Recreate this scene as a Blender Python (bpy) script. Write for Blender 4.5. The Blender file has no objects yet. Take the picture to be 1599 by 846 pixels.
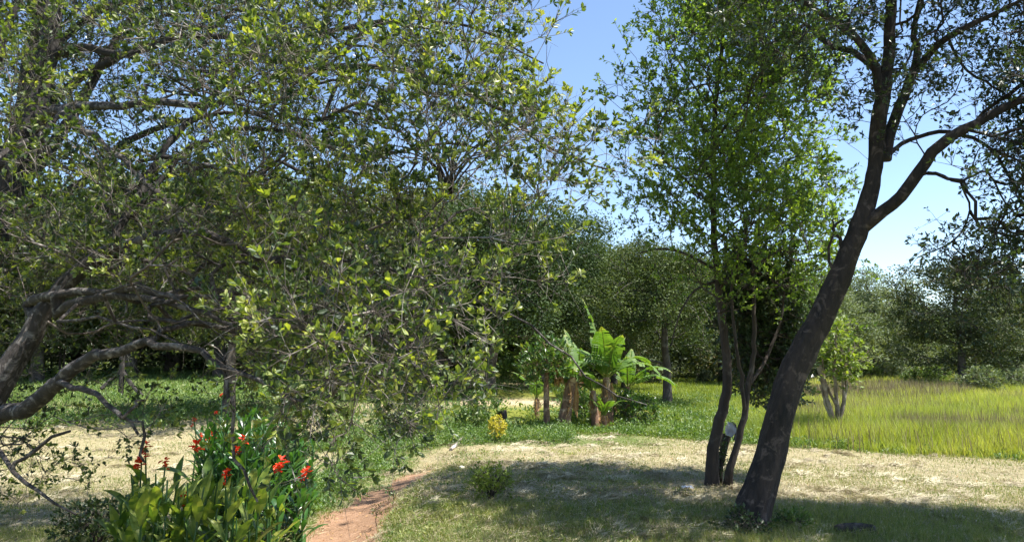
import bpy, math, random
import numpy as np
from mathutils import Vector, Matrix, kdtree
R = math.radians
sc = bpy.context.scene
rng = np.random.default_rng(7); random.seed(7)
# ---------------------------------------------------------------- camera, sky, sun, exposure
F = 1150.0; CAMZ = 1.75; PITCH = math.atan((560 - 423) / F)
cam = bpy.data.cameras.new('camera'); camo = bpy.data.objects.new('camera', cam); sc.collection.objects.link(camo)
camo.location = (0, 0, CAMZ); camo.rotation_euler = (R(90) + PITCH, 0, 0)
cam.sensor_width = 36; cam.lens = 36 * F / 1599; cam.clip_start = 0.05; cam.clip_end = 3000
sc.camera = camo
SUN_EL, SUN_AZ = 66, 102            # azimuth measured from +Y towards +X
w = bpy.data.worlds.new('World'); sc.world = w; w.use_nodes = True
nt = w.node_tree; bg = nt.nodes['Background']; sky = nt.nodes.new('ShaderNodeTexSky')
sky.sky_type = 'NISHITA'; sky.sun_disc = False; sky.sun_elevation = R(SUN_EL); sky.sun_rotation = R(SUN_AZ)
sky.air_density = 1.0; sky.dust_density = 0.6; sky.ozone_density = 1.6; sky.altitude = 900
nt.links.new(sky.outputs[0], bg.inputs[0]); bg.inputs[1].default_value = 0.105
sl = bpy.data.lights.new('sun', 'SUN'); sl.energy = 5.0; sl.angle = R(0.53); sl.color = (1.0, 0.955, 0.88)
so = bpy.data.objects.new('sun', sl); sc.collection.objects.link(so)
sd = Vector((math.sin(R(SUN_AZ)) * math.cos(R(SUN_EL)), math.cos(R(SUN_AZ)) * math.cos(R(SUN_EL)), math.sin(R(SUN_EL))))
so.rotation_euler = sd.to_track_quat('Z', 'Y').to_euler(); so.location = (20, 20, 40)
sc.view_settings.view_transform = 'Standard'; sc.view_settings.look = 'None'
sc.view_settings.exposure = 1.38; sc.view_settings.gamma = 1.0
sc.cycles.max_bounces = 6; sc.cycles.diffuse_bounces = 3; sc.cycles.glossy_bounces = 2
sc.cycles.transmission_bounces = 4; sc.cycles.transparent_max_bounces = 4
sc.cycles.use_denoising = True
sc.cycles.use_adaptive_sampling = True; sc.cycles.adaptive_threshold = 0.02
# ---------------------------------------------------------------- pixel <-> world helpers
cp, sp_ = math.cos(PITCH), math.sin(PITCH)
def at(px, py, d):
    a = (px - 799.5) / F; b = (423 - py) / F
    y = cp - b * sp_; z = sp_ + b * cp
    return Vector((a / y * d, d, CAMZ + z / y * d))
def at_np(px, py, d):
    a = (px - 799.5) / F; b = (423 - py) / F
    y = cp - b * sp_; z = sp_ + b * cp
    return np.stack([a / y * d, d + 0 * a, CAMZ + z / y * d], -1)
def to_px(P):
    v = P - np.array([0, 0, CAMZ]); f = v[:, 1] * cp + v[:, 2] * sp_; u = -v[:, 1] * sp_ + v[:, 2] * cp
    f = np.maximum(f, 1e-3); return 799.5 + v[:, 0] / f * F, 423 - u / f * F
def sstep(a, b, x):
    t = np.clip((x - a) / (b - a), 0, 1); return t * t * (3 - 2 * t)
def pathx(y): return -1.82 + 0.07 * np.sin(y * 1.15) + 0.012 * (y - 7) + .22 * sstep(10, 13.5, y)
def lumps(x, y):
    return (np.sin(x * 2.3 + 1.7 * np.sin(y * 1.1)) * np.sin(y * 2.9 + x * .7) + .6 * np.sin(x * 5.1 + y * 3.3) * np.sin(y * 6.1 - x * 2.2))
def ground(x, y):
    x = np.asarray(x, float); y = np.asarray(y, float)
    yy = np.clip(y - 13, 0, 32)
    z = yy * (0.011 + 0.024 * sstep(6, -1, x)) - 0.15 * sstep(-1.2, -2.4, x) * sstep(30, 14, y)
    z = z + 0.17 * np.exp(-((x - 1.2) / 3.2) ** 2 - ((y - 9.8) / 3.2) ** 2)
    z = z - 0.13 * np.exp(-((x - pathx(y)) / 0.55) ** 2) * sstep(15, 12.5, y) * sstep(0, 2, y)
    z = z + 0.016 * lumps(x, y) * sstep(60, 25, y)
    return z
def on(px, py):
    d = 1.0
    for _ in range(900):
        p = at(px, py, d)
        if p.z <= float(ground(p.x, p.y)): break
        d *= 1.006
    p.z = float(ground(p.x, p.y)); return p
YB = (np.array([-1.6, .7, 3.5, 5.7, 9, 14]), np.array([15.6, 17, 16.1, 14.7, 13.0, 12.0]))
def meadow_edge(x): return np.interp(x, *YB)
# ---------------------------------------------------------------- object helpers
COL = sc.collection
def link(name, data, parent=None):
    o = bpy.data.objects.new(name, data); COL.objects.link(o)
    if parent is not None: o.parent = parent
    return o
def thing(name, label, cat, loc=(0, 0, 0), group=None, rz=0.0):
    o = link(name, None); o.location = loc; o.rotation_euler = (0, 0, rz); o.empty_display_size = .2
    o['label'] = label; o['category'] = cat
    if group: o['group'] = group
    return o
def mesh_np(name, V, faces, mat=None, tint=None, smooth=False, uvy=None):
    """faces: list of (n,k) int arrays"""
    me = bpy.data.meshes.new(name); V = np.asarray(V, np.float32)
    me.vertices.add(len(V)); me.vertices.foreach_set('co', V.ravel())
    faces = [np.asarray(f, np.int32) for f in faces if len(f)]
    loops = np.concatenate([f.ravel() for f in faces]); tot = np.concatenate([np.full(len(f), f.shape[1]) for f in faces])
    start = np.concatenate([[0], np.cumsum(tot)[:-1]])
    me.loops.add(len(loops)); me.loops.foreach_set('vertex_index', loops.astype(np.int32))
    me.polygons.add(len(tot)); me.polygons.foreach_set('loop_start', start.astype(np.int32))
    me.polygons.foreach_set('loop_total', tot.astype(np.int32))
    me.polygons.foreach_set('use_smooth', np.full(len(tot), smooth))
    if tint is not None:
        a = me.attributes.new('tint', 'FLOAT', 'FACE'); a.data.foreach_set('value', np.asarray(tint, np.float32))
    me.update(calc_edges=True)
    if mat: me.materials.append(mat)
    return me
def obj_np(name, V, faces, mat, parent=None, tint=None, smooth=False, kind=None):
    o = link(name, mesh_np(name, V, faces, mat, tint, smooth), parent)
    if kind: o['kind'] = kind
    return o
# ---------------------------------------------------------------- materials
def nodes(name):
    m = bpy.data.materials.new(name); m.use_nodes = True; n = m.node_tree
    return m, n, n.nodes['Principled BSDF'], n.nodes['Material Output']
def ramp(n, cols, src, pos=None):
    r = n.nodes.new('ShaderNodeValToRGB'); e = r.color_ramp.elements
    while len(e) < len(cols): e.new(0.5)
    for i, c in enumerate(cols):
        e[i].position = (pos[i] if pos else i / (len(cols) - 1)); e[i].color = (*c, 1)
    n.links.new(src, r.inputs[0]); return r.outputs[0]
def noise(n, scale, detail=4, coord='Object', rough=.6, dist=0.0, stretch=None):
    tc = n.nodes.new('ShaderNodeTexCoord'); t = n.nodes.new('ShaderNodeTexNoise')
    t.inputs['Scale'].default_value = scale; t.inputs['Detail'].default_value = detail
    t.inputs['Roughness'].default_value = rough; t.inputs['Distortion'].default_value = dist
    src = tc.outputs[coord]
    if stretch:
        mp = n.nodes.new('ShaderNodeMapping'); mp.inputs['Scale'].default_value = stretch; n.links.new(src, mp.inputs[0]); src = mp.outputs[0]
    n.links.new(src, t.inputs[0]); return t.outputs[0]
def mixc(n, fac, a, b, mode='MIX'):
    m = n.nodes.new('ShaderNodeMix'); m.data_type = 'RGBA'; m.blend_type = mode
    for s, v in ((m.inputs[0], fac), (m.inputs[6], a), (m.inputs[7], b)):
        if isinstance(v, (int, float)): s.default_value = v
        elif isinstance(v, tuple): s.default_value = (*v, 1)
        else: n.links.new(v, s)
    return m.outputs[2]
def math_(n, op, a, b=0.0, c=0.0, clamp=False):
    m = n.nodes.new('ShaderNodeMath'); m.operation = op; m.use_clamp = clamp
    for s, v in zip(m.inputs, (a, b, c)):
        if isinstance(v, (int, float)): s.default_value = v
        else: n.links.new(v, s)
    return m.outputs[0]
def leaf_mat(name, cols, transl=.35, tcol=None, rough=.4, big=1.5, spec=.5):
    m, n, p, out = nodes(name)
    at_ = n.nodes.new('ShaderNodeAttribute'); at_.attribute_name = 'tint'
    nz = noise(n, big, 2)
    v = math_(n, 'MULTIPLY_ADD', math_(n, 'SUBTRACT', nz, .5), 0.9, at_.outputs['Fac'], True)
    c = ramp(n, cols, v)
    n.links.new(c, p.inputs['Base Color']); p.inputs['Roughness'].default_value = rough
    p.inputs['Specular IOR Level'].default_value = spec
    tr = n.nodes.new('ShaderNodeBsdfTranslucent'); mx = n.nodes.new('ShaderNodeMixShader')
    n.links.new(mixc(n, 1.0, c, tcol or (1.7, 1.75, .55), 'MULTIPLY'), tr.inputs[0]); mx.inputs[0].default_value = transl
    n.links.new(p.outputs[0], mx.inputs[1]); n.links.new(tr.outputs[0], mx.inputs[2]); n.links.new(mx.outputs[0], out.inputs[0])
    return m
def bark_mat(name, c0, c1, c2, scale=9, patch=3.0, patchpos=(.45, .62), bump=.6):
    m, n, p, out = nodes(name)
    fine = noise(n, scale, 8, rough=.7, stretch=(1, 1, .25)); blot = noise(n, patch, 5, rough=.65, dist=.6)
    base = ramp(n, [c0, c1], fine, [.35, .7])
    f = ramp(n, [(0, 0, 0), (1, 1, 1)], blot, list(patchpos))
    n.links.new(mixc(n, f, base, c2), p.inputs['Base Color']); p.inputs['Roughness'].default_value = .85
    b = n.nodes.new('ShaderNodeBump'); b.inputs['Strength'].default_value = bump; b.inputs['Distance'].default_value = .04
    n.links.new(noise(n, scale * 1.6, 8, rough=.75, stretch=(1, 1, .22)), b.inputs['Height']); n.links.new(b.outputs[0], p.inputs['Normal'])
    return m
def plain_mat(name, c0, c1, rough=.8, scale=12, spec=.4, bump=.25):
    m, n, p, out = nodes(name)
    f = noise(n, scale, 6, rough=.7)
    n.links.new(ramp(n, [c0, c1], f, [.3, .7]), p.inputs['Base Color']); p.inputs['Roughness'].default_value = rough
    p.inputs['Specular IOR Level'].default_value = spec
    b = n.nodes.new('ShaderNodeBump'); b.inputs['Strength'].default_value = bump; b.inputs['Distance'].default_value = .01
    n.links.new(f, b.inputs['Height']); n.links.new(b.outputs[0], p.inputs['Normal'])
    return m
M = {}
M['leaf_near'] = leaf_mat('leaf_near', [(.02, .04, .014), (.055, .09, .022), (.135, .18, .036), (.24, .28, .05), (.38, .38, .12)], .38, rough=.5, big=1.3, spec=.75)
M['leaf_mid'] = leaf_mat('leaf_mid', [(.06, .105, .03), (.11, .175, .04), (.17, .245, .05), (.26, .33, .07)], .55, rough=.4, big=.8)
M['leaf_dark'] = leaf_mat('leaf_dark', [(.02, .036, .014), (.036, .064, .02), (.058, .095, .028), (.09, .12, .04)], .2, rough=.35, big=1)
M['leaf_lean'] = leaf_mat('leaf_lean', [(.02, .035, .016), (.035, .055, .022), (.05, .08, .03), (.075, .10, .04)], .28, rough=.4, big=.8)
M['leaf_sap'] = leaf_mat('leaf_sap', [(.12, .17, .03), (.16, .22, .04), (.22, .27, .05)], .4, rough=.5)
M['leaf_yellow'] = leaf_mat('leaf_yellow', [(.35, .30, .03), (.48, .42, .05), (.6, .5, .08)], .3, rough=.5)
M['leaf_olive'] = leaf_mat('leaf_olive', [(.05, .05, .012), (.09, .09, .02), (.14, .13, .03)], .3, rough=.5)
M['leaf_croton'] = leaf_mat('leaf_croton', [(.035, .08, .02), (.07, .13, .03), (.12, .18, .04), (.25, .24, .05)], .3, rough=.35)
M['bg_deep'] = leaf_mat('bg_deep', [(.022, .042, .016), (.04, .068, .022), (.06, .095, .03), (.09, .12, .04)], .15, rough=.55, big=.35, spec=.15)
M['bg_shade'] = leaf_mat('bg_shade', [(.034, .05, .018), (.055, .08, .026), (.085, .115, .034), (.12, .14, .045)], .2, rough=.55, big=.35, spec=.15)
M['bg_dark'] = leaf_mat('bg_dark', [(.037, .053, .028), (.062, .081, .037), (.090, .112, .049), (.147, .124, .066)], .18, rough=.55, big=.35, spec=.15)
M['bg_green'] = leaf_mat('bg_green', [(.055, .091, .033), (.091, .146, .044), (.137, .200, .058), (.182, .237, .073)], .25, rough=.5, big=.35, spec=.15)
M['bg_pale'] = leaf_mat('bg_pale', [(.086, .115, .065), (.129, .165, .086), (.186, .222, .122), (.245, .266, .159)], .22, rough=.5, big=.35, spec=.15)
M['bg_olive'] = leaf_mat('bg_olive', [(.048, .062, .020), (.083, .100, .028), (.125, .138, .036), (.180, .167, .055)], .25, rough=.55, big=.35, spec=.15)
M['canna_y'] = leaf_mat('canna_y', [(.05, .10, .025), (.10, .165, .035), (.19, .25, .05), (.33, .36, .09)], .42, rough=.35, big=2.0, spec=.5)
M['canna_g'] = leaf_mat('canna_g', [(.025, .075, .02), (.045, .12, .03), (.07, .16, .035)], .3, rough=.33, big=2.0, spec=.6)
M['banana'] = leaf_mat('banana', [(.05, .11, .02), (.085, .165, .028), (.13, .21, .04), (.27, .28, .07)], .35, rough=.55, big=2.5)
M['dead_leaf'] = leaf_mat('dead_leaf', [(.22, .12, .05), (.38, .2, .08), (.45, .3, .13)], .2, tcol=(1.2, 1, .8), rough=.8)
M['flower'] = leaf_mat('flower', [(.55, .025, .01), (.72, .05, .015), (.85, .14, .02)], .3, tcol=(1.3, 1, .6), rough=.5)
M['weed'] = leaf_mat('weed', [(.04, .08, .018), (.075, .14, .028), (.12, .19, .04), (.2, .24, .07)], .3, rough=.5, big=.7)
M['lawn'] = leaf_mat('lawn', [(.07, .12, .025), (.13, .18, .04), (.22, .24, .07), (.33, .31, .13)], .3, rough=.6, big=.6)
M['straw'] = leaf_mat('straw', [(.16, .13, .07), (.29, .24, .14), (.40, .35, .22), (.50, .45, .31)], .15, tcol=(1, 1, .9), rough=.6, big=.7)
M['meadow'] = leaf_mat('meadow', [(.14, .19, .03), (.23, .285, .05), (.32, .36, .07), (.43, .42, .13)], .4, tcol=(1.5, 1.5, .5), rough=.55, big=.35)
M['meadow_brown'] = leaf_mat('meadow_brown', [(.16, .12, .07), (.26, .2, .11), (.33, .3, .15)], .2, tcol=(1, 1, .8), rough=.7)
M['bark_near'] = bark_mat('bark_near', (.022, .017, .014), (.075, .06, .052), (.30, .27, .245), 18, 14, (.50, .70), 1.0)
M['twig_near'] = bark_mat('twig_near', (.05, .038, .03), (.15, .12, .10), (.34, .3, .27), 14, 7, (.5, .62))
M['bark_dark_shade'] = bark_mat('bark_dark_shade', (.012, .010, .008), (.04, .032, .027), (.12, .105, .095), 12, 8, (.55, .75))  # near-black: shade on the upper left limbs is put into this bark colour
M['bark_lean'] = bark_mat('bark_lean', (.010, .008, .007), (.062, .043, .036), (.19, .14, .12), 9, 7, (.54, .74), bump=1.0)
M['bark_mid'] = bark_mat('bark_mid', (.025, .018, .014), (.07, .05, .038), (.13, .11, .09), 10, 4, (.55, .7))
M['bark_bg'] = bark_mat('bark_bg', (.03, .024, .02), (.09, .07, .055), (.14, .12, .1), 4, 2)
M['bark_pale'] = bark_mat('bark_pale', (.12, .085, .06), (.24, .18, .13), (.33, .28, .22), 8, 3)
M['dead_wood'] = bark_mat('dead_wood', (.25, .2, .17), (.45, .38, .33), (.6, .55, .5), 8, 3)
M['peel'] = bark_mat('peel', (.10, .055, .035), (.28, .16, .10), (.4, .3, .2), 10, 5, (.5, .6), 1.0)
# ---------------------------------------------------------------- geometry helpers
def norm(a): return a / np.maximum(np.linalg.norm(a, axis=-1, keepdims=True), 1e-9)
def rand_dir(n):
    return norm(rng.normal(size=(n, 3)))
OBOV = (np.array([(0, 0, 0), (-.36, .38, .10), (-.46, .70, .13), (0, 1, 0), (.46, .70, .13), (.36, .38, .10)]), [[0, 3, 2, 1], [0, 5, 4, 3]])
DIAM = (np.array([(0, 0, 0), (-.5, .52, .12), (0, 1, 0), (.5, .52, .12)]), [[0, 2, 1], [0, 3, 2]])
def leaves(P, D, N, L, W, tmpl):
    """P base, D axis, N rough normal; returns V, F"""
    D = norm(D); X = norm(np.cross(D, N)); N = np.cross(X, D)
    T, FF = tmpl; k = len(T)
    V = (P[:, None] + X[:, None] * (T[None, :, 0:1] * W[:, None, None]) + D[:, None] * (T[None, :, 1:2] * L[:, None, None])
         + N[:, None] * (T[None, :, 2:3] * W[:, None, None]))
    F_ = (np.array(FF)[None] + (np.arange(len(P)) * k)[:, None, None]).reshape(-1, len(FF[0]))
    return V.reshape(-1, 3), F_, len(FF)
def catmull(pts, step):
    """pts (n,k) -> resampled"""
    P = np.asarray(pts, float); P = np.vstack([2 * P[0] - P[1], P, 2 * P[-1] - P[-2]]); out = []
    for i in range(1, len(P) - 2):
        n = max(2, int(np.linalg.norm(P[i + 1][:3] - P[i][:3]) / step))
        t = np.linspace(0, 1, n, endpoint=False)[:, None]
        out.append(.5 * ((2 * P[i]) + (-P[i - 1] + P[i + 1]) * t + (2 * P[i - 1] - 5 * P[i] + 4 * P[i + 1] - P[i + 2]) * t ** 2
                         + (-P[i - 1] + 3 * P[i] - 3 * P[i + 1] + P[i + 2]) * t ** 3))
    out.append(P[-2][None]); return np.vstack(out)
def tube(P, rad, sides, rough=0.0, cap=False, lobes=0.0, ridge=0.0, flare=None):
    P = np.asarray(P, float); n = len(P); rad = np.asarray(rad, float)
    T = norm(np.gradient(P, axis=0)); up = np.array([0.13, .97, .2]) if abs(T[0][1]) < .8 else np.array([.97, .1, .2])
    V = []
    X = norm(np.cross(T[0], up))
    ph = rng.uniform(0, 6.28, 4)
    for i in range(n):
        X = norm(X - T[i] * np.dot(X, T[i])); Y = np.cross(T[i], X)
        a = np.arange(sides) / sides * 2 * math.pi
        r = np.full(sides, rad[i])
        if rough: r = r * (1 + rough * rng.normal(size=sides) * .5)
        if lobes: r = r * (1 + lobes * (np.sin(a * 3 + ph[0] + i * .12) + .6 * np.sin(a * 5 + ph[1] - i * .21) + .5 * np.sin(i * .5 + a + ph[2])))
        if flare is not None: r = r * (1 + flare[i] * (.25 + np.sin(a * 5 + ph[1]) ** 2 * (1 + .5 * np.sin(a * 2 + ph[2]))))
        if ridge: r = r * (1 + ridge * (np.abs(np.sin(a * 7 + ph[3] + .9 * math.sin(i * .35 + ph[0]))) - .5 + .7 * np.abs(np.sin(a * 12.5 + ph[1] + 1.3 * math.sin(i * .23))) - .35) + ridge * .5 * rng.normal(size=sides))
        V.append(P[i] + X * (np.cos(a) * r)[:, None] + Y * (np.sin(a) * r)[:, None])
    V = np.vstack(V); F_ = []
    for i in range(n - 1):
        b = i * sides
        for s in range(sides):
            t = (s + 1) % sides; F_.append((b + s, b + t, b + sides + t, b + sides + s))
    if cap:
        V = np.vstack([V, P[0], P[-1]]); c0 = n * sides
        for s in range(sides):
            t = (s + 1) % sides
            F_.append((c0, t, s, s)); b = (n - 1) * sides; F_.append((c0 + 1, b + s, b + t, b + t))
    return V, F_
class Geo:
    def __init__(s): s.V = []; s.F = {3: [], 4: []}; s.n = 0; s.T = {3: [], 4: []}
    def add(s, V, F_, tint=None):
        V = np.asarray(V); F4 = []; F3 = []
        if isinstance(F_, np.ndarray):
            k = F_.shape[1]; s.F[k].append(F_ + s.n); s.T[k].append(np.full(len(F_), .5) if tint is None else np.broadcast_to(tint, (len(F_),)))
        else:
            for f in F_:
                (F3 if len(f) == 3 or f[2] == f[3] else F4).append(f[:3] if (len(f) == 3 or f[2] == f[3]) else f)
            for k, G in ((3, F3), (4, F4)):
                if G: s.F[k].append(np.array(G) + s.n); s.T[k].append(np.full(len(G), .5 if tint is None else tint))
        s.V.append(V); s.n += len(V)
    def mesh(s, name, mat, smooth=False):
        fs = [np.vstack(s.F[k]) for k in (3, 4) if s.F[k]]; ts = np.concatenate([np.concatenate(s.T[k]) for k in (3, 4) if s.F[k]])
        return mesh_np(name, np.vstack(s.V), fs, mat, ts, smooth)
    def obj(s, name, mat, parent=None, smooth=False, kind=None):
        o = link(name, s.mesh(name, mat, smooth), parent)
        if kind: o['kind'] = kind
        return o
class Skel:
    """a branching skeleton: traced limbs first, then finer branches grown to the tips the crown needs"""
    def __init__(s): s.p = []; s.par = []; s.fix = []; s.len = []; s.chains = []; s.limbs = []
    def node(s, p, par, r=0.0):
        s.p.append(np.array(p, float)); s.par.append(par); s.fix.append(r)
        s.len.append(0.0 if par < 0 else s.len[par] + float(np.linalg.norm(s.p[-1] - s.p[par]))); return len(s.p) - 1
    def limb(s, pts, step=.12, wig=.012, attach=True):
        """pts: rows x,y,z,r"""
        Q = catmull(pts, step); Q[1:, :3] += np.cumsum(rng.normal(size=(len(Q) - 1, 3)) * wig, 0) * .35 + rng.normal(size=(len(Q) - 1, 3)) * wig * .4
        par = -1
        if s.p and attach:
            A = np.array(s.p); j = int(np.argmin(((A - Q[0, :3]) ** 2).sum(1))); par = j
        ids = []
        for q in Q: par = s.node(q[:3], par, max(q[3], .002)); ids.append(par)
        s.limbs.append(ids); return ids
    def grow(s, tips, bf=.3, step=.16, curl=.10, droop=0.0):
        tips = np.asarray(tips); A = np.array(s.p); kd = kdtree.KDTree(len(A))
        for i, a in enumerate(A): kd.insert(a, i)
        kd.balance(); d0 = [kd.find(t)[2] for t in tips]; order = np.argsort(d0); k = 0; s.tipid = []; s.tippos = []
        built = len(A); nb = 20
        while k < len(order):
            batch = order[k:k + nb]; k += nb; nb = min(int(nb * 1.25) + 1, 260)
            kd = kdtree.KDTree(len(s.p))
            for i, a in enumerate(s.p): kd.insert(a, i)
            kd.balance()
            for t in batch:
                tp = tips[t]; best = None
                for co, i, d in kd.find_n(tp, 10):
                    c = d + bf * s.len[i]
                    if best is None or c < best[0]: best = (c, i, d)
                _, i, d = best
                if d < .02: continue
                a = s.p[i]; par = s.par[i]
                dirp = norm(a - s.p[par]) if par >= 0 else np.array([0, 0, 1.])
                n = max(1, int(math.ceil(d / step))); side = rand_dir(1)[0] * d * curl
                ctrl = a + dirp * d * .33 + side
                last = i; ids = [i]
                for q in range(1, n + 1):
                    u = q / n; pt = (1 - u) ** 2 * a + 2 * u * (1 - u) * ctrl + u * u * tp
                    if q < n: pt = pt + rng.normal(size=3) * .022 * min(1, d * 2)
                    pt[2] -= droop * u * (1 - u) * d
                    last = s.node(pt, last); ids.append(last)
                s.chains.append(ids); s.tipid.append(last)
    def radii(s, tip=.0028, expo=2.35):
        n = len(s.p); acc = np.zeros(n); child = np.zeros(n)
        for i in range(n): 
            if s.par[i] >= 0: child[s.par[i]] += 1
        for i in range(n - 1, -1, -1):
            if child[i] == 0: acc[i] += tip ** expo
            if s.par[i] >= 0: acc[s.par[i]] += acc[i]
        s.r = np.maximum(acc ** (1 / expo), tip)
    def dirs(s):
        ids = np.array(s.tipid); P = np.array(s.p); par = np.array(s.par); D = P[ids] - P[par[ids]]
        return P[ids], norm(D)
    def twig_mesh(s, cap_r=.2):
        g = Geo()
        for ids in s.chains:
            r = [s.r[i] for i in ids]; r[0] = min(r[0], r[1] * 1.25); r = np.minimum(r, cap_r)
            m = max(r); g.add(*tube([s.p[i] for i in ids], r, 3 if m < .006 else (4 if m < .02 else 6)))
        return g
def clumped(tips, k, sig):
    n = len(tips); c = tips[rng.integers(0, n, n // k + 1)]
    return np.concatenate([c[rng.integers(0, len(c), n * 3 // 4)] + rng.normal(size=(n * 3 // 4, 3)) * sig, tips[:n - n * 3 // 4]])
def foliage(tips, tdir, ntw, tlen, nleaf, L, ratio, tmpl, up=.5, out=.8, droop=0., rosette=.5, tr=.0022, jit=.6, flat=.5, sub=None):
    """twiglets around each tip with leaves along them; returns twigs Geo, and arrays for the leaves"""
    n = len(tips) * ntw; P0 = np.repeat(tips, ntw, 0); D = norm(np.repeat(tdir, ntw, 0) * out + rand_dir(n) * .9 + np.array([0, 0, up]))
    ln = tlen * rng.uniform(.55, 1.3, n); bend = rand_dir(n) * .25 + np.array([0, 0, -droop])
    P1 = P0 + D * (ln * .5)[:, None] + bend * (ln * .12)[:, None]; P2 = P0 + D * ln[:, None] + bend * (ln * .45)[:, None]
    g = Geo(); X = norm(np.cross(D, rand_dir(n))); Y = np.cross(D, X); a = np.array([0, 2.1, 4.2])
    ring = X[:, None] * np.cos(a)[None, :, None] + Y[:, None] * np.sin(a)[None, :, None]
    V = np.concatenate([P0[:, None] + ring * tr, P1[:, None] + ring * tr * .8, P2[:, None] + ring * tr * .4], 1)
    b = (np.arange(n) * 9)[:, None]
    F_ = np.concatenate([np.stack([b + s + o, b + (s + 1) % 3 + o, b + (s + 1) % 3 + 3 + o, b + s + 3 + o], -1) for s in range(3) for o in (0, 3)], 1).reshape(-1, 4)
    g.add(V.reshape(-1, 3), F_)
    m = n * nleaf; ti = np.repeat(np.arange(n), nleaf)
    u = np.where(rng.random(m) < rosette, rng.uniform(.88, 1, m), rng.uniform(.25, 1, m))[:, None]
    B = np.where(u < .5, P0[ti] * (1 - 2 * u) + P1[ti] * 2 * u, P1[ti] * (2 - 2 * u) + P2[ti] * (2 * u - 1))
    side = norm(np.cross(D[ti], rand_dir(m)))
    LD = norm(D[ti] * rng.uniform(.35, 1.0, (m, 1)) + side * rng.uniform(.5, 1.0, (m, 1)) + np.array([0, 0, .15 - droop]))
    N = norm(rand_dir(m) * jit + np.array([0, 0, flat]) + D[ti] * .35)
    LL = L * rng.uniform(.4, 1.3, m) ** .9; W = LL * ratio * rng.uniform(.8, 1.2, m)
    tint = np.clip(np.repeat(rng.uniform(.02, .68, len(tips)), ntw * nleaf) + rng.normal(size=m) * .2, 0, 1)
    return g, (B, LD, N, LL, W, tint)
def sample_map(rows, x0, y0, cell, n, dfun, warp=None):
    """rows of digits = how dense the crown is there; returns world points"""
    W_ = np.array([[int(c) for c in r] for r in rows], float); pr = (W_ / W_.sum()).ravel()
    k = rng.choice(len(pr), n, p=pr); cy, cx = np.divmod(k, W_.shape[1])
    px = x0 + (cx + rng.random(n)) * cell; py = y0 + (cy + rng.random(n)) * cell
    if warp: px = warp(px, py)
    return at_np(px, py, dfun(px, py, n))
def px_limb(pts):
    """rows px,py,depth,width_px -> x,y,z,r"""
    out = []
    for px, py, d, wp in pts:
        v = at(px, py, d); out.append((v.x, v.y, v.z, wp / 2 / F * d))
    return out
def emit_tree(root, sk, bark, trunk_n, sides=10, lobes=.05, limbname='limb', twigs=None, foot=None, twmat=None, dark=()):
    """traced limbs -> parts, grown branches -> one stuff part"""
    o = Vector(root.location)
    for j, ids in enumerate(sk.limbs):
        P = np.array([sk.p[i] for i in ids]); r = np.array([max(sk.fix[i], 0) for i in ids])
        fl = None
        if j < trunk_n and foot is not None:
            h = np.linalg.norm(P - P[0], axis=1); fl = foot * np.exp(-(h / .34) ** 1.5)
        if j >= trunk_n and sk.par[ids[0]] >= 0: P = np.vstack([sk.p[sk.par[ids[0]]], P]); r = np.concatenate([[r[0]], r])
        big = r.max() > .03
        V, F_ = tube(P - np.array(o), r, (44 if j < trunk_n else sides + 4) if big else 7, lobes=lobes if big else .05, ridge=.055 if j < trunk_n else .03, flare=fl)
        g = Geo(); g.add(V, F_); g.obj('trunk' if j < trunk_n else limbname, (M['bark_dark_shade'] if j in dark else bark), root, smooth=True)
    g = sk.twig_mesh()
    if twigs is not None: g.add(np.vstack(twigs.V), np.vstack(twigs.F[4]))
    g.V = [v - np.array(o) for v in g.V]
    g.obj('twigs', twmat or bark, root, smooth=True, kind='stuff')
def emit_leaves(root, lv, mat, tmpl, name='foliage'):
    B, D, N, L, W, t = lv; V, F_, k = leaves(B - np.array(root.location), D, N, L, W, tmpl)
    g = Geo(); g.add(V, F_, np.repeat(t, k)); return g.obj(name, mat, root, kind='stuff')
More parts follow.
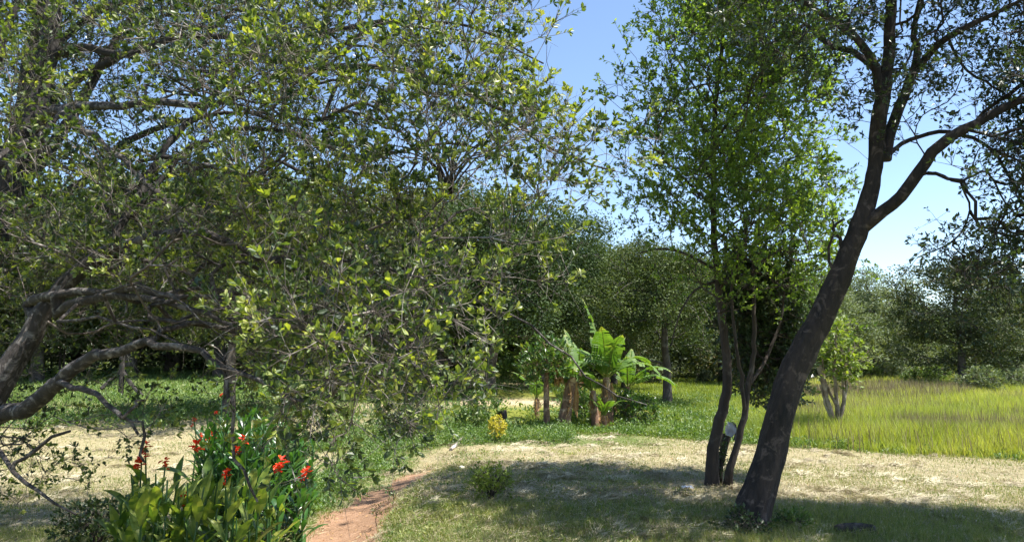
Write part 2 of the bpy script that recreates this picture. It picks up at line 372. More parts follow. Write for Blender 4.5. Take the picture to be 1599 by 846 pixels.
# ---------------------------------------------------------------- ground
def build_ground():
    def axis(lo, hi, c0, c1, fine):
        a = list(np.arange(c0, c1, fine)); st = fine; v = c1
        while v < hi: a.append(v); st *= 1.13; v += st
        a.append(hi); st = fine; v = c0 - fine; pre = []
        while v > lo: pre.append(v); st *= 1.13; v -= st
        pre.append(lo); return np.array(sorted(pre) + a)
    xs = axis(-480, 480, -9, 11, .09); ys = axis(-200, 650, 3, 22, .09)
    X, Y = np.meshgrid(xs, ys); Z = ground(X, Y); V = np.stack([X, Y, Z], -1).reshape(-1, 3)
    ny, nx = X.shape; i = np.arange(ny - 1)[:, None] * nx + np.arange(nx - 1)[None]
    F_ = np.stack([i, i + 1, i + nx + 1, i + nx], -1).reshape(-1, 4)
    me = mesh_np('ground', V, [F_], None, None, True)
    x, y = V[:, 0], V[:, 1]
    wob = .06 * np.sin(x * 7 + y * 3) + .05 * np.sin(y * 5.3 - x * 2)
    half = np.interp(y, [4, 7.6, 9, 10.6, 12, 13.5, 15], [.60, .52, .44, .32, .25, .2, 0.0])
    path = sstep(.12, -.10, np.abs(x - pathx(y)) - half + wob) * np.interp(y, [2, 10.5, 11.5, 12.2, 12.8, 14, 14.8], [1, 1, .8, .6, .45, .25, 0])
    far = np.exp(-((y - 24 - .3 * x) / 1.3) ** 2) * sstep(-7, -3, x) * sstep(3.5, 1.5, x) + .8 * np.exp(-((y - 33) / 2.2) ** 2 - ((x - 0.5) / 1.6) ** 2)
    meadow = sstep(-.25, .25, y - meadow_edge(x)) * sstep(-2.0, -.8, x)
    leftgreen = np.maximum(sstep(-.8, -2.0, x) * (sstep(22, 26, y)), 1.3 * sstep(38, 44, y))
    verge = np.exp(-((x - pathx(y) + half + .5) / .55) ** 2) * sstep(16.5, 14, y) * .9
    weedband = sstep(14.2, 15.2, y) * sstep(21, 18.5, y) * sstep(-3.8, -2.6, x) * sstep(4, 2, x)
    near = sstep(9.6, 8.2, y) * .55
    green = np.clip(leftgreen + verge + weedband + near + .9 * meadow, 0, 1) * (1 - np.clip(far, 0, 1))
    for nm, v in (('path', path), ('green', green), ('meadow', meadow), ('far', np.clip(far, 0, 1))):
        a = me.attributes.new(nm, 'FLOAT', 'POINT'); a.data.foreach_set('value', v.astype(np.float32))
    m, n, p, out = nodes('earth_and_turf')
    def A(nm):
        a = n.nodes.new('ShaderNodeAttribute'); a.attribute_name = nm; return a.outputs['Fac']
    n1 = noise(n, .9, 6, rough=.7); n2 = noise(n, 9, 8, rough=.75); n3 = noise(n, 60, 6, rough=.8, stretch=(1, .6, 1)); n4 = noise(n, 3.2, 7, rough=.7, dist=.8)
    straw = ramp(n, [(.13, .105, .05), (.26, .225, .12), (.38, .34, .20), (.5, .46, .3)], n3, [.3, .45, .58, .75])
    straw = mixc(n, ramp(n, [(0, 0, 0), (1, 1, 1)], n2, [.42, .68]), straw, (.235, .19, .10))
    grn = ramp(n, [(.05, .075, .02), (.10, .14, .035), (.19, .21, .06)], n3, [.3, .5, .72])
    grn = mixc(n, ramp(n, [(0, 0, 0), (.7, .7, .7)], n2, [.5, .7]), grn, (.16, .14, .07))
    gf = math_(n, 'ADD', A('green'), math_(n, 'MULTIPLY', math_(n, 'SUBTRACT', n4, .46), 1.9), clamp=True)
    gf = ramp(n, [(0, 0, 0), (1, 1, 1)], gf, [.25, .75])
    c = mixc(n, gf, straw, grn)
    c = mixc(n, A('meadow'), c, ramp(n, [(.10, .11, .02), (.2, .22, .035)], n2, [.3, .7]))
    c = mixc(n, A('far'), c, ramp(n, [(.36, .27, .17), (.48, .4, .26)], n2, [.35, .65]))
    soil = ramp(n, [(.20, .115, .068), (.30, .18, .11), (.39, .25, .165)], n2, [.3, .5, .7])
    soil = mixc(n, ramp(n, [(0, 0, 0), (.8, .8, .8)], n3, [.56, .7]), soil, (.46, .33, .23)); soil = mixc(n, ramp(n, [(0, 0, 0), (.6, .6, .6)], n1, [.5, .7]), soil, (.24, .15, .09))
    pf = math_(n, 'ADD', A('path'), math_(n, 'MULTIPLY', math_(n, 'SUBTRACT', n4, .5), .9), clamp=True)
    pf = math_(n, 'MULTIPLY', ramp(n, [(0, 0, 0), (1, 1, 1)], pf, [.35, .6]), math_(n, 'GREATER_THAN', A('path'), .02))
    c = mixc(n, pf, c, soil)
    n.links.new(c, p.inputs['Base Color']); p.inputs['Roughness'].default_value = .95; p.inputs['Specular IOR Level'].default_value = .15
    b = n.nodes.new('ShaderNodeBump'); b.inputs['Strength'].default_value = .7; b.inputs['Distance'].default_value = .035
    h = math_(n, 'ADD', n3, math_(n, 'MULTIPLY', n2, 1.4)); n.links.new(h, b.inputs['Height']); n.links.new(b.outputs[0], p.inputs['Normal'])
    me.materials.append(m); o = link('ground', me); o['kind'] = 'structure'
build_ground()
# ---------------------------------------------------------------- grasses
def noise2(x, y, s):
    return .5 + .25 * (np.sin(x * s + 1.3 * np.sin(y * s * .8 + 2)) + np.sin(y * s * 1.3 + 1.7 * np.sin(x * s * .6)))
def on_path(x, y, extra=0.0):
    extra = extra + rng.normal(size=len(x)) * .07 - .02
    half = np.interp(y, [4, 7.6, 9, 10.6, 12, 13.5, 15], [.60, .52, .44, .32, .25, .2, 0.0])
    return (np.abs(x - pathx(y)) < half + extra) & (y < np.where(noise2(x, y, 4) > .5, 14.5, 12))
def scatter(n, depth0, depth1, keep, pxr=(-60, 1660), power=1.0):
    """points on the ground, evenly spread in the view angle and denser close by"""
    out = []
    while sum(map(len, out)) < n:
        d = 1 / (rng.uniform(1 / depth1 ** power, 1 / depth0 ** power, n)) ** (1 / power)
        x = (rng.uniform(pxr[0], pxr[1], n) - 799.5) / F * d
        k = keep(x, d); out.append(np.stack([x[k], d[k]], -1))
    return np.vstack(out)[:n]
def blades(name, P, h, w, lean, mat, label, tint=None, flat=False, seg2=False):
    n = len(P); z = ground(P[:, 0], P[:, 1]); B = np.stack([P[:, 0], P[:, 1], z], -1)
    a = rng.uniform(0, 6.283, n); S = np.stack([np.cos(a), np.sin(a), 0 * a], -1) * (w / 2)[:, None]
    dr = rng.uniform(0, 6.283, n); hz = np.stack([np.cos(dr), np.sin(dr), 0 * dr], -1)
    if flat:
        lift = rng.uniform(.004, .03, n); B[:, 2] += lift
        T = B + hz * h[:, None]; T[:, 2] += rng.uniform(-.005, .035, n)
        S = np.cross(norm(T - B), np.array([0, 0, 1.])) * (w / 2)[:, None] + np.array([0, 0, .3]) * (w / 2)[:, None] * rng.normal(size=(n, 1))
        V = np.stack([B - S, B + S, T], 1)
        F_ = np.arange(n * 3).reshape(-1, 3)
    else:
        T = B + np.array([0, 0, 1.]) * h[:, None] * .95 + hz * (h * lean)[:, None]; B[:, 2] -= .01
        Mi = B * .5 + T * .5 - hz * (h * lean * .25)[:, None]
        V = np.stack([B - S, B + S, Mi + S * .8, Mi - S * .8, T], 1)
        q = (np.arange(n) * 5)[:, None]
        me_v = V.reshape(-1, 3); g = Geo(); t = np.clip(rng.normal(.5, .2, n) if tint is None else tint, 0, 1)
        g.V.append(me_v); g.F[4].append(q + np.array([[0, 1, 2, 3]])); g.F[3].append(q + np.array([[3, 2, 4]])); g.T[3].append(t); g.T[4].append(t)
        return g.obj(name, mat, kind='stuff')
    t = np.clip(rng.normal(.5, .3, n) if tint is None else tint, 0, 1)
    return obj_np(name, V.reshape(-1, 3), [F_], mat, None, t, kind='stuff')
def lawn_keep(x, y): return (~on_path(x, y)) & ((y < meadow_edge(x) + .15) | (x < -1.6)) & (y < 24)
k = lambda x, y: lawn_keep(x, y) & (rng.random(len(x)) < .35 + .65 * noise2(x, y, 1.7))
P = scatter(150000, 6.2, 22, k, power=1.4)
P = P[(P[:, 0] > -2.2) | (rng.random(len(P)) < .5)]
sc_ = (P[:, 1] / 9)
blades('dry_cut_grass', P, rng.uniform(.04, .15, len(P)), .0045 * np.clip(sc_, .8, 2) * rng.uniform(.7, 1.5, len(P)), 0, M['straw'], '', flat=True)
# raked-up wisps of hay, lying in loose rolls on the lawn
Hc = scatter(900, 6.5, 19, lambda x, y: lawn_keep(x, y) & (rng.random(len(x)) < .15 + .85 * (noise2(x * 1.0, y * 2.2, 1.5) > .55)), power=1.2)
i_ = np.repeat(np.arange(len(Hc)), 70); dr_ = rng.uniform(0, 3.14, len(Hc)); sp1 = rng.uniform(.05, .22, len(Hc))
o_ = rng.normal(size=(len(i_), 2)) * np.stack([sp1[i_], sp1[i_] * .4], -1); ca, sa = np.cos(dr_[i_]), np.sin(dr_[i_])
HP = Hc[i_] + np.stack([o_[:, 0] * ca - o_[:, 1] * sa, o_[:, 0] * sa + o_[:, 1] * ca], -1)
n_ = len(HP); zz = ground(HP[:, 0], HP[:, 1]) + rng.uniform(0, .05, n_) * np.exp(-(o_ ** 2).sum(1) / (sp1[i_] ** 2)); a_ = dr_[i_] + rng.normal(size=n_) * .9
B_ = np.stack([HP[:, 0], HP[:, 1], zz + .008], -1); T_ = B_ + np.stack([np.cos(a_), np.sin(a_), rng.uniform(-.1, .35, n_)], -1) * rng.uniform(.05, .16, n_)[:, None]
S_ = np.stack([-np.sin(a_), np.cos(a_), .6 + 0 * a_], -1) * (.0035 * np.clip(HP[:, 1] / 9, .8, 2))[:, None]
tt = np.clip(np.repeat(rng.uniform(.1, .95, len(Hc)), 70) + rng.normal(size=n_) * .15, 0, 1)
obj_np('loose_hay', np.stack([B_ - S_, B_ + S_, T_], 1).reshape(-1, 3), [np.arange(n_ * 3).reshape(-1, 3)], M['straw'], None, tt, kind='stuff')
def kg(x, y):
    gz = np.exp(-((x - pathx(y) + 1.0) / .7) ** 2) + sstep(9.4, 8, y) * .5 + .5 * (noise2(x + 3, y, 1.1) > .55) + .25
    return lawn_keep(x, y) & (rng.random(len(x)) < gz)
P = scatter(170000, 6.0, 22, kg, power=1.4)
blades('short_green_grass', P, rng.uniform(.02, .07, len(P)) * (1 + .6 * (P[:, 1] < 8.5)), .006 * np.clip(P[:, 1] / 9, .8, 2) * rng.uniform(.7, 1.4, len(P)), .5, M['lawn'], '')
# far left lawn
P = scatter(45000, 20, 48, lambda x, y: (x < -1.5) | (y > 60), pxr=(-60, 720), power=1)
blades('rough_green_turf', P, rng.uniform(.06, .18, len(P)), .02 * P[:, 1] / 28 * rng.uniform(.7, 1.4, len(P)), .6, M['weed'], '')
# meadow
# fallen leaves and grit on the dirt path and under the trees
P = scatter(2600, 5.5, 15, lambda x, y: ((np.abs(x - pathx(y)) < .75) & (rng.random(len(x)) < .6)) | ((x > -1) & (rng.random(len(x)) < .25)), power=1)
n_ = len(P); B_ = np.stack([P[:, 0], P[:, 1], ground(P[:, 0], P[:, 1]) + .012], -1); V, F_, k_ = leaves(B_, norm(rand_dir(n_) * np.array([1, 1, .25])), norm(rand_dir(n_) * .4 + np.array([0, 0, 1])), rng.uniform(.02, .055, n_), rng.uniform(.012, .028, n_), DIAM)
g = Geo(); g.add(V, F_, np.repeat(rng.random(n_), k_)); g.obj('fallen_leaves', M['dead_leaf'], kind='stuff')
def km(x, y):
    return (y > meadow_edge(x) + .3 * noise2(x, y, 3) - .15 + rng.exponential(.35, len(x)) * (rng.random(len(x)) < .7) - .35 * (rng.random(len(x)) < .15)) & (x > -1.4 + 2.6 * rng.random(len(x)) ** 2) & ~((y > 20) & (x < 1.6))
P = scatter(210000, 12.2, 62, km, pxr=(820, 1680), power=1.0)
hgt = np.interp(P[:, 0] / P[:, 1] * F + 800, [850, 1120, 1250, 1700], [.14, .18, .42, .5]) * rng.uniform(.6, 1.25, len(P)) * (.8 + .4 * noise2(P[:, 0], P[:, 1], .9))
hgt *= (.85 + .3 * noise2(P[:, 0], P[:, 1], 1.3)); hgt *= .45 + .55 * sstep(0, 1.2, P[:, 1] - meadow_edge(P[:, 0]))
pxx = P[:, 0] / P[:, 1] * F + 800
tint = .18 + .5 * sstep(1080, 1330, pxx) + rng.normal(size=len(P)) * .16 + .45 * (noise2(P[:, 0], P[:, 1], .45) - .5) + .3 * (noise2(P[:, 0], P[:, 1], 1.9) - .5)
blades('meadow_grass', P, hgt, .013 * np.clip(P[:, 1] / 16, 1, 3.5) * rng.uniform(.5, 1.2, len(P)), .4, M['meadow'], '', tint=tint)
P = scatter(9000, 26, 36, lambda x, y: (np.abs((x / y * F + 800) - 1390 - 6 * (y - 30)) < 130) & (rng.random(len(x)) < .2 + .8 * (noise2(x, y, 1.2) > .5)), pxr=(1200, 1600))
blades('brown_seed_grass', P, rng.uniform(.35, .75, len(P)), rng.uniform(.012, .035, len(P)), .15, M['meadow_brown'], '')
P = scatter(14000, 12.5, 45, lambda x, y: km(x, y) & (x / y * F > 400) & (rng.random(len(x)) < .15 + .85 * (noise2(x, y, .8) > .55)), pxr=(1000, 1660))
blades('dry_meadow_stalks', P, rng.uniform(.35, .7, len(P)), rng.uniform(.008, .02, len(P)), .15, M['meadow_brown'], '')
def clumps(name, C_, rad, hgt, nl, L, ratio, mat, seed=0):
    """leafy ground cover: leaf clusters round each point"""
    n = len(C_); z = ground(C_[:, 0], C_[:, 1]); m = n * nl; i = np.repeat(np.arange(n), nl)
    o = rng.normal(size=(m, 2)) * rad[i][:, None] * .5; hh = rng.random(m) ** .8 * hgt[i] * np.exp(-(o ** 2).sum(1) / (rad[i] ** 2) * .8)
    P_ = np.stack([C_[i, 0] + o[:, 0], C_[i, 1] + o[:, 1], ground(C_[i, 0] + o[:, 0], C_[i, 1] + o[:, 1]) + hh], -1)
    D = norm(np.concatenate([o / rad[i][:, None] * .8, np.full((m, 1), .45)], 1) + rand_dir(m) * .7); N = norm(rand_dir(m) * .6 + np.array([0, 0, 1]))
    LL = L * rng.uniform(.5, 1.4, m); V, F_, k_ = leaves(P_, D, N, LL, LL * ratio, DIAM)
    t = np.clip(rng.normal(.45, .2, n)[i] + rng.normal(size=m) * .12, 0, 1)
    g = Geo(); g.add(V, F_, np.repeat(t, k_)); return g.obj(name, mat, kind='stuff')
# path verge and weed bank
def kv(x, y):
    v = np.exp(-((x - pathx(y) + 1.12) / .36) ** 2) * (y < 15.5) * (y > 9.2) + .9 * ((y > 14.6 + .4 * noise2(x, y, 2)) & (y < 17.5 + 1.2 * noise2(x, y, 1)) & (x < meadow_edge(x) * 0 + 1.2) & (x > -4.2)) \
        + .8 * (np.abs(y - meadow_edge(x) - .35) < .45) * (x > -.5) * np.where(x < 6.6, 1, .3)
    return rng.random(len(x)) < v
C_ = scatter(620, 15, 30, lambda x, y: km(x, y) & (rng.random(len(x)) < sstep(520, 250, x / y * F)), pxr=(960, 1330), power=.6)
clumps('meadow_weeds', C_, rng.uniform(.2, .5, len(C_)), rng.uniform(.12, .34, len(C_)), 55, .07, .35, M['weed'])
C_ = scatter(1500, 8, 19.5, kv, power=.5); sc1 = np.where((C_[:, 1] > 14.5) & (C_[:, 0] < 1.4), 1.0, .6)
clumps('verge_weeds', C_, rng.uniform(.12, .28, len(C_)), rng.uniform(.1, .34, len(C_)) * sc1, 60, .05, .42, M['weed'])
C_ = scatter(500, 18, 40, lambda x, y: (x < 2.6) & (x > -14) & (rng.random(len(x)) < .3 + .7 * (noise2(x, y, .5) > .6)) & ~((np.abs(y - 24 - .3 * x) < 2.2) & (x > -6)), pxr=(0, 1080), power=.5)
clumps('far_left_undergrowth', C_, rng.uniform(.25, .6, len(C_)), rng.uniform(.15, .5, len(C_)), 50, .1, .42, M['weed'])
C_ = scatter(260, 6.6, 14, lambda x, y: (x > pathx(y) + .5) & (x < 1.0 + .1 * y) & (rng.random(len(x)) < np.where(x < pathx(y) + 1.3, .8, .25)), power=1)
clumps('low_clover_patches', C_, rng.uniform(.08, .2, len(C_)), rng.uniform(.03, .09, len(C_)), 40, .03, .6, M['lawn'])
# ---------------------------------------------------------------- tree A: spreading tree on the left, close to the camera
def spread_tree():
    b = on(-95, 800); b = at(-120, 560, 5.0); b.z = float(ground(b.x, b.y))
    root = thing('spreading_tree', 'large spreading tree close by on the left, pale grey boughs arching over the red flowers', 'tree', b)
    s = Skel(); base = (b.x, b.y, b.z - .1, .22)
    s.limb([base, (b.x + .02, b.y, b.z + .5, .19)] + px_limb([(-62, 700, 5.0, 58.6), (-22, 645, 5.0, 47.1), (2, 600, 5.0, 38.2), (34, 555, 5.05, 33.1), (68, 500, 5.1, 29.2), (104, 452, 5.15, 25.5), (158, 408, 5.15, 21.7), (214, 388, 5.1, 19.1), (262, 372, 5.0, 15.3), (330, 374, 4.9, 12.1), (400, 405, 4.8, 9.5), (470, 432, 4.6, 6.4)]))
    s.limb([base, (b.x - .1, b.y + .2, b.z + .6, .2)] + px_limb([(-110, 640, 5.3, 57.3), (-70, 520, 5.6, 50.9), (-30, 400, 6.0, 49.6), (20, 290, 6.3, 42.0), (55, 180, 6.5, 34.4), (72, 80, 6.6, 29.2), (84, 0, 6.7, 24.2), (100, -140, 6.8, 17.8), (130, -300, 6.8, 8.9)]))
    L = lambda pts, wig=.024: s.limb(px_limb(pts), wig=wig)
    L([(-20, 660, 5.0, 25.5), (40, 632, 4.9, 25.5), (84, 596, 4.8, 22.9), (110, 574, 4.75, 21.7), (140, 553, 4.7, 19.1), (178, 538, 4.6, 16.5), (215, 529, 4.5, 14.0), (262, 526, 4.4, 12.1), (320, 537, 4.3, 10.1), (360, 558, 4.2, 8.9), (410, 585, 4.1, 7.0), (470, 608, 4.0, 5.1), (520, 625, 3.9, 3.2)])
    L([(245, 527, 4.45, 8.9), (256, 514, 4.5, 9.5), (285, 508, 4.6, 7.7), (340, 512, 4.7, 5.8), (420, 540, 4.8, 3.8)])
    L([(70, 500, 5.1, 19.1), (40, 475, 5.2, 16.5), (90, 466, 5.0, 14.0), (140, 460, 4.9, 11.4), (210, 457, 4.8, 10.1), (275, 463, 4.7, 8.9), (335, 467, 4.6, 7.7), (400, 474, 4.4, 6.4), (470, 505, 4.2, 4.5), (540, 540, 4.0, 3.2)])
    L([(90, 490, 5.0, 16.5), (130, 482, 4.9, 15.3), (160, 470, 4.85, 14.0), (205, 474, 4.8, 10.8), (262, 484, 4.7, 8.9), (330, 498, 4.6, 7.7), (390, 520, 4.5, 5.8), (450, 560, 4.3, 3.8)])
    L([(70, 178, 6.3, 14.0), (95, 176, 5.9, 11.4), (130, 205, 5.4, 9.5), (185, 242, 5.1, 9.5), (235, 284, 5.0, 10.1), (272, 318, 4.95, 9.5), (296, 346, 4.9, 8.3)])
    L([(95, 176, 5.9, 8.3), (60, 205, 5.6, 8.3), (0, 240, 5.2, 7.7), (-70, 275, 4.9, 6.4)])
    L([(178, 398, 5.15, 14.0), (182, 385, 5.2, 14.0), (206, 335, 5.3, 13.3), (240, 270, 5.5, 12.1), (282, 205, 5.7, 10.8), (335, 140, 6.0, 9.5), (385, 80, 6.2, 7.7), (430, 10, 6.4, 5.8), (470, -90, 6.5, 3.8)])
    L([(50, 210, 6.4, 21.7), (90, 175, 6.2, 16.5), (170, 164, 5.9, 12.7), (250, 161, 5.7, 11.4), (330, 165, 5.6, 10.1), (400, 130, 5.5, 10.1), (460, 112, 5.4, 10.1), (520, 108, 5.3, 9.5), (590, 108, 5.2, 8.9), (660, 120, 5.1, 8.3), (730, 152, 5.0, 7.7), (790, 195, 4.9, 6.4), (840, 232, 4.8, 5.1), (900, 262, 4.7, 3.8), (965, 288, 4.6, 2.6)])
    L([(66, 90, 6.6, 16.5), (130, 78, 6.5, 12.7), (200, 90, 6.4, 10.1), (290, 60, 6.3, 8.9), (400, 62, 6.2, 7.7), (520, 60, 6.0, 7.7), (600, 45, 5.9, 6.4), (690, 46, 5.8, 5.1), (780, 70, 5.7, 3.8), (850, 110, 5.6, 2.6)])
    L([(205, 338, 5.3, 10.1), (300, 235, 5.6, 8.3), (400, 205, 5.7, 7.7), (500, 235, 5.8, 7.7), (560, 262, 5.8, 7.0), (620, 300, 5.7, 4.5)])
    L([(0, 330, 6.2, 19.1), (-20, 180, 6.8, 16.5), (20, 60, 7.2, 12.7), (60, -60, 7.4, 8.9)])
    L([(84, 0, 6.7, 16.5), (180, -40, 6.6, 11.4), (330, -110, 6.4, 8.9), (520, -130, 6.2, 7.0), (700, -90, 5.9, 4.5)])
    L([(400, 405, 4.8, 8.3), (470, 395, 4.6, 7.0), (560, 400, 4.4, 5.8), (640, 415, 4.2, 4.5), (700, 440, 4.1, 3.2)])
    L([(470, 432, 4.6, 6.4), (560, 455, 4.5, 5.8), (650, 470, 4.4, 5.1), (730, 478, 4.3, 4.5), (790, 490, 4.2, 3.8), (850, 528, 4.1, 3.2), (905, 575, 4.05, 2.8), (960, 608, 4.0, 2.2), (1015, 622, 4.0, 1.6)])
    L([(470, 505, 4.2, 4.3), (520, 510, 3.8, 4.3), (570, 525, 3.5, 4.3), (620, 560, 3.4, 3.4), (655, 595, 3.3, 2.6)])
    L([(640, 415, 4.2, 4.5), (690, 350, 4.5, 4.5), (740, 330, 4.7, 3.2)])
    for _ in range(17):      # many thin boughs arching out to the right
        x = rng.uniform(60, 420); y = rng.uniform(395, 520); d0 = rng.uniform(4.2, 5.2); ln = rng.uniform(140, 330); rise = rng.uniform(-35, 15); wd_ = rng.uniform(4, 8); e = rng.uniform(-.5, .5)
        L([(x, y, d0, wd_), (x + ln * .3, y + rise, d0 + e * .3, wd_ * .85), (x + ln * .65, y + rise * .6 + 18, d0 + e * .7, wd_ * .6), (x + ln, y + rise * .3 + rng.uniform(30, 80), d0 + e, wd_ * .35)], wig=.022)
    for _ in range(16):
        x = rng.uniform(60, 600); y = rng.uniform(60, 300); d0 = rng.uniform(5, 6.4); ln = rng.uniform(120, 300); rise = rng.uniform(-70, 50); wd_ = rng.uniform(4, 7)
        L([(x, y, d0, wd_), (x + ln * .35, y + rise, d0, wd_ * .85), (x + ln * .7, y + rise * 1.2 + 20, d0 - .2, wd_ * .6), (x + ln, y + rise + rng.uniform(20, 70), d0 - .3, wd_ * .35)], wig=.022)
    for q in range(26):      # dark broom of upright shoots high in the crown
        L([(700 + rng.uniform(-12, 12), 300 + rng.uniform(-8, 8), 5.7, 3.2), (700 + (q - 13) * 3 + rng.uniform(-8, 8), 250, 5.7 + rng.uniform(-.2, .2), 2.6), (705 + (q - 13) * 7.5 + rng.uniform(-15, 15), 200 + abs(q - 13) * 3, 5.7 + rng.uniform(-.4, .4), 2), (712 + (q - 13) * 11 + rng.uniform(-15, 15), 150 + abs(q - 13) * 7, 5.7 + rng.uniform(-.5, .5), 1.2)], wig=.02)
    # bare pale snags and hanging stems low on the left
    L([(84, 596, 4.8, 9), (130, 606, 4.5, 9), (165, 612, 4.4, 8), (188, 632, 4.3, 7), (208, 640, 4.3, 6), (222, 662, 4.3, 4)])
    L([(206, 638, 4.3, 5), (214, 633, 4.3, 5), (226, 628, 4.3, 3)])
    L([(222, 658, 4.3, 4), (224, 700, 4.3, 5), (222, 720, 4.3, 3)])
    L([(-40, 660, 5.0, 9), (-10, 690, 4.7, 7), (22, 728, 4.5, 7), (60, 765, 4.4, 5), (120, 800, 4.3, 3)])
    L([(22, 722, 4.5, 6), (60, 700, 4.5, 6), (112, 668, 4.5, 4)])
    L([(352, 552, 4.25, 6), (358, 600, 4.2, 5), (362, 650, 4.2, 6), (363, 700, 4.15, 5), (385, 745, 4.1, 5), (410, 790, 4.1, 3)])
    rows = [  # 50 px cells, x from -150, y from -450; unseen upper rows shaped for sun and shade below
"00002345555533333220000", "00013567777754444332100", "00025678888875444443200", "00136789999986555444210",
        "11247899999987553224310", "22258999999986542113320", "33358899999975421113420", "33346677777764321113420",
        "44444444444555555555520", "44333333344555555555510", "55533444434455555555620", "55554543333455555555640",
        "55555333223345555556863", "66653222223444334445885", "66654333344444222334786", "88888777777777643332464",
        "88888888888877763221232", "88888888877888874331010",
        "77777778777799986432000", "44544445566789986310000",
        "33222111111379996420000", "22111333211234410000000", "11222442100111000000000", "02332221000000000000000"]
    def df(px, py, n):
        c = np.interp(px, [-150, 0, 300, 600, 960], [6.0, 5.6, 5.2, 4.8, 4.7])
        lo = np.interp(py, [-450, 100, 300, 480, 640], [2.0, 1.4, 1.2, 1.1, .8])
        c = np.where((py > 400) & (px < 420), c + .7, c); lo = np.where((py > 400) & (px < 420), lo * .7, lo)
        lo = np.where((py < -40) & (px < 560), 2.0, lo); c = np.where((py < -40), c + np.where(px < 560, 2.0, 1.0), c)  # unseen crown set farther back to shade the lower left ground
        c = np.where((py > 430) & (px > np.where(py > 500, 470, 400)), c - .9, c)
        return np.maximum(c + rng.uniform(-1, 1, n) * lo, 2.9 + .5 * rng.random(n))
    tips = sample_map(rows, -150, -450, 50, 4150, df, lambda px, py: np.where(px > 600, 600 + (px - 600) * np.interp(py, [0, 120, 250], [.60, .68, .85]), px))
    tips = clumped(tips, 9, .16)
    tips = tips[np.linalg.norm(tips - np.array([0, 0, CAMZ]), axis=1) > 2.8]
    gx = rng.uniform(-9.0, -4.0, 800); gy = rng.uniform(6.2, 9.9, 800); gz = rng.uniform(5.4, 7.4, 800)   # extra unseen crown added above the frame to shade the lower left corner
    tips = np.vstack([tips, np.stack([gx + .435 * gz, gy - .09 * gz, gz], -1)])
    s.grow(tips, bf=.22, step=.14, curl=.16, droop=.10); s.radii(.0021, 2.5)
    T, D = s.dirs()
    tw, lv = foliage(T, D, 4, .15, 12, .039, .46, OBOV, up=.35, rosette=.7, tr=.0019, flat=.35, jit=.8)
    # bare twiggery between the leaves
    tw2, _ = foliage(T, D, 3, .22, 1, .01, .4, OBOV, up=.15, tr=.0013, out=.4)
    tw.V += [v for v in tw2.V]; tw.F[4] += [f + tw.n for f in tw2.F[4]]; tw.n += tw2.n
    B, LD, N, LL, W, t = lv
    X_, Y_ = to_px(B + LD * LL[:, None] * .5); inv = (X_ > 5) & (X_ < 1000) & (Y_ > 5) & (Y_ < 680)
    dist = np.linalg.norm(B - np.array([0, 0, CAMZ]), axis=1); sc1 = np.where(inv, LL / dist, 0); pick = np.argsort(-sc1)[:290]
    mask = np.ones(len(B), bool); mask[pick] = False
    emit_tree(root, s, M['bark_near'], 2, foot=.25, twigs=tw, twmat=M['twig_near'], dark=(1, 8, 10, 11, 12, 13))  # limbs listed as dark carry their shade in the bark colour
    emit_leaves(root, tuple(a[mask] for a in lv), M['leaf_near'], OBOV)
    single_leaves(root, tuple(a[pick] for a in lv), M['leaf_near'], OBOV)
    return root, s
def single_leaves(root, lv, mat, tmpl, name='leaf'):
    B, D, N, L, W, t = lv; ms = []
    for k in range(5):
        V, F_, q = leaves(np.zeros((1, 3)), np.array([[0, 1., 0]]), np.array([[0, 0, 1.]]), np.ones(1), np.ones(1) * (.42 + .03 * k), tmpl)
        ms.append(mesh_np(name, V, [F_], mat, np.full(len(F_), .3 + .12 * k)))
    ro = np.array(root.location)
    for i in range(len(B)):
        o = link(name, ms[i % 5], root); y = Vector(D[i]).normalized(); x = y.cross(Vector(N[i])).normalized(); z = x.cross(y)
        m = Matrix((x, y, z)).transposed().to_4x4(); m = Matrix.Translation(Vector(B[i] - ro)) @ m @ Matrix.Scale(float(L[i]), 4); o.matrix_local = m
spread_tree()
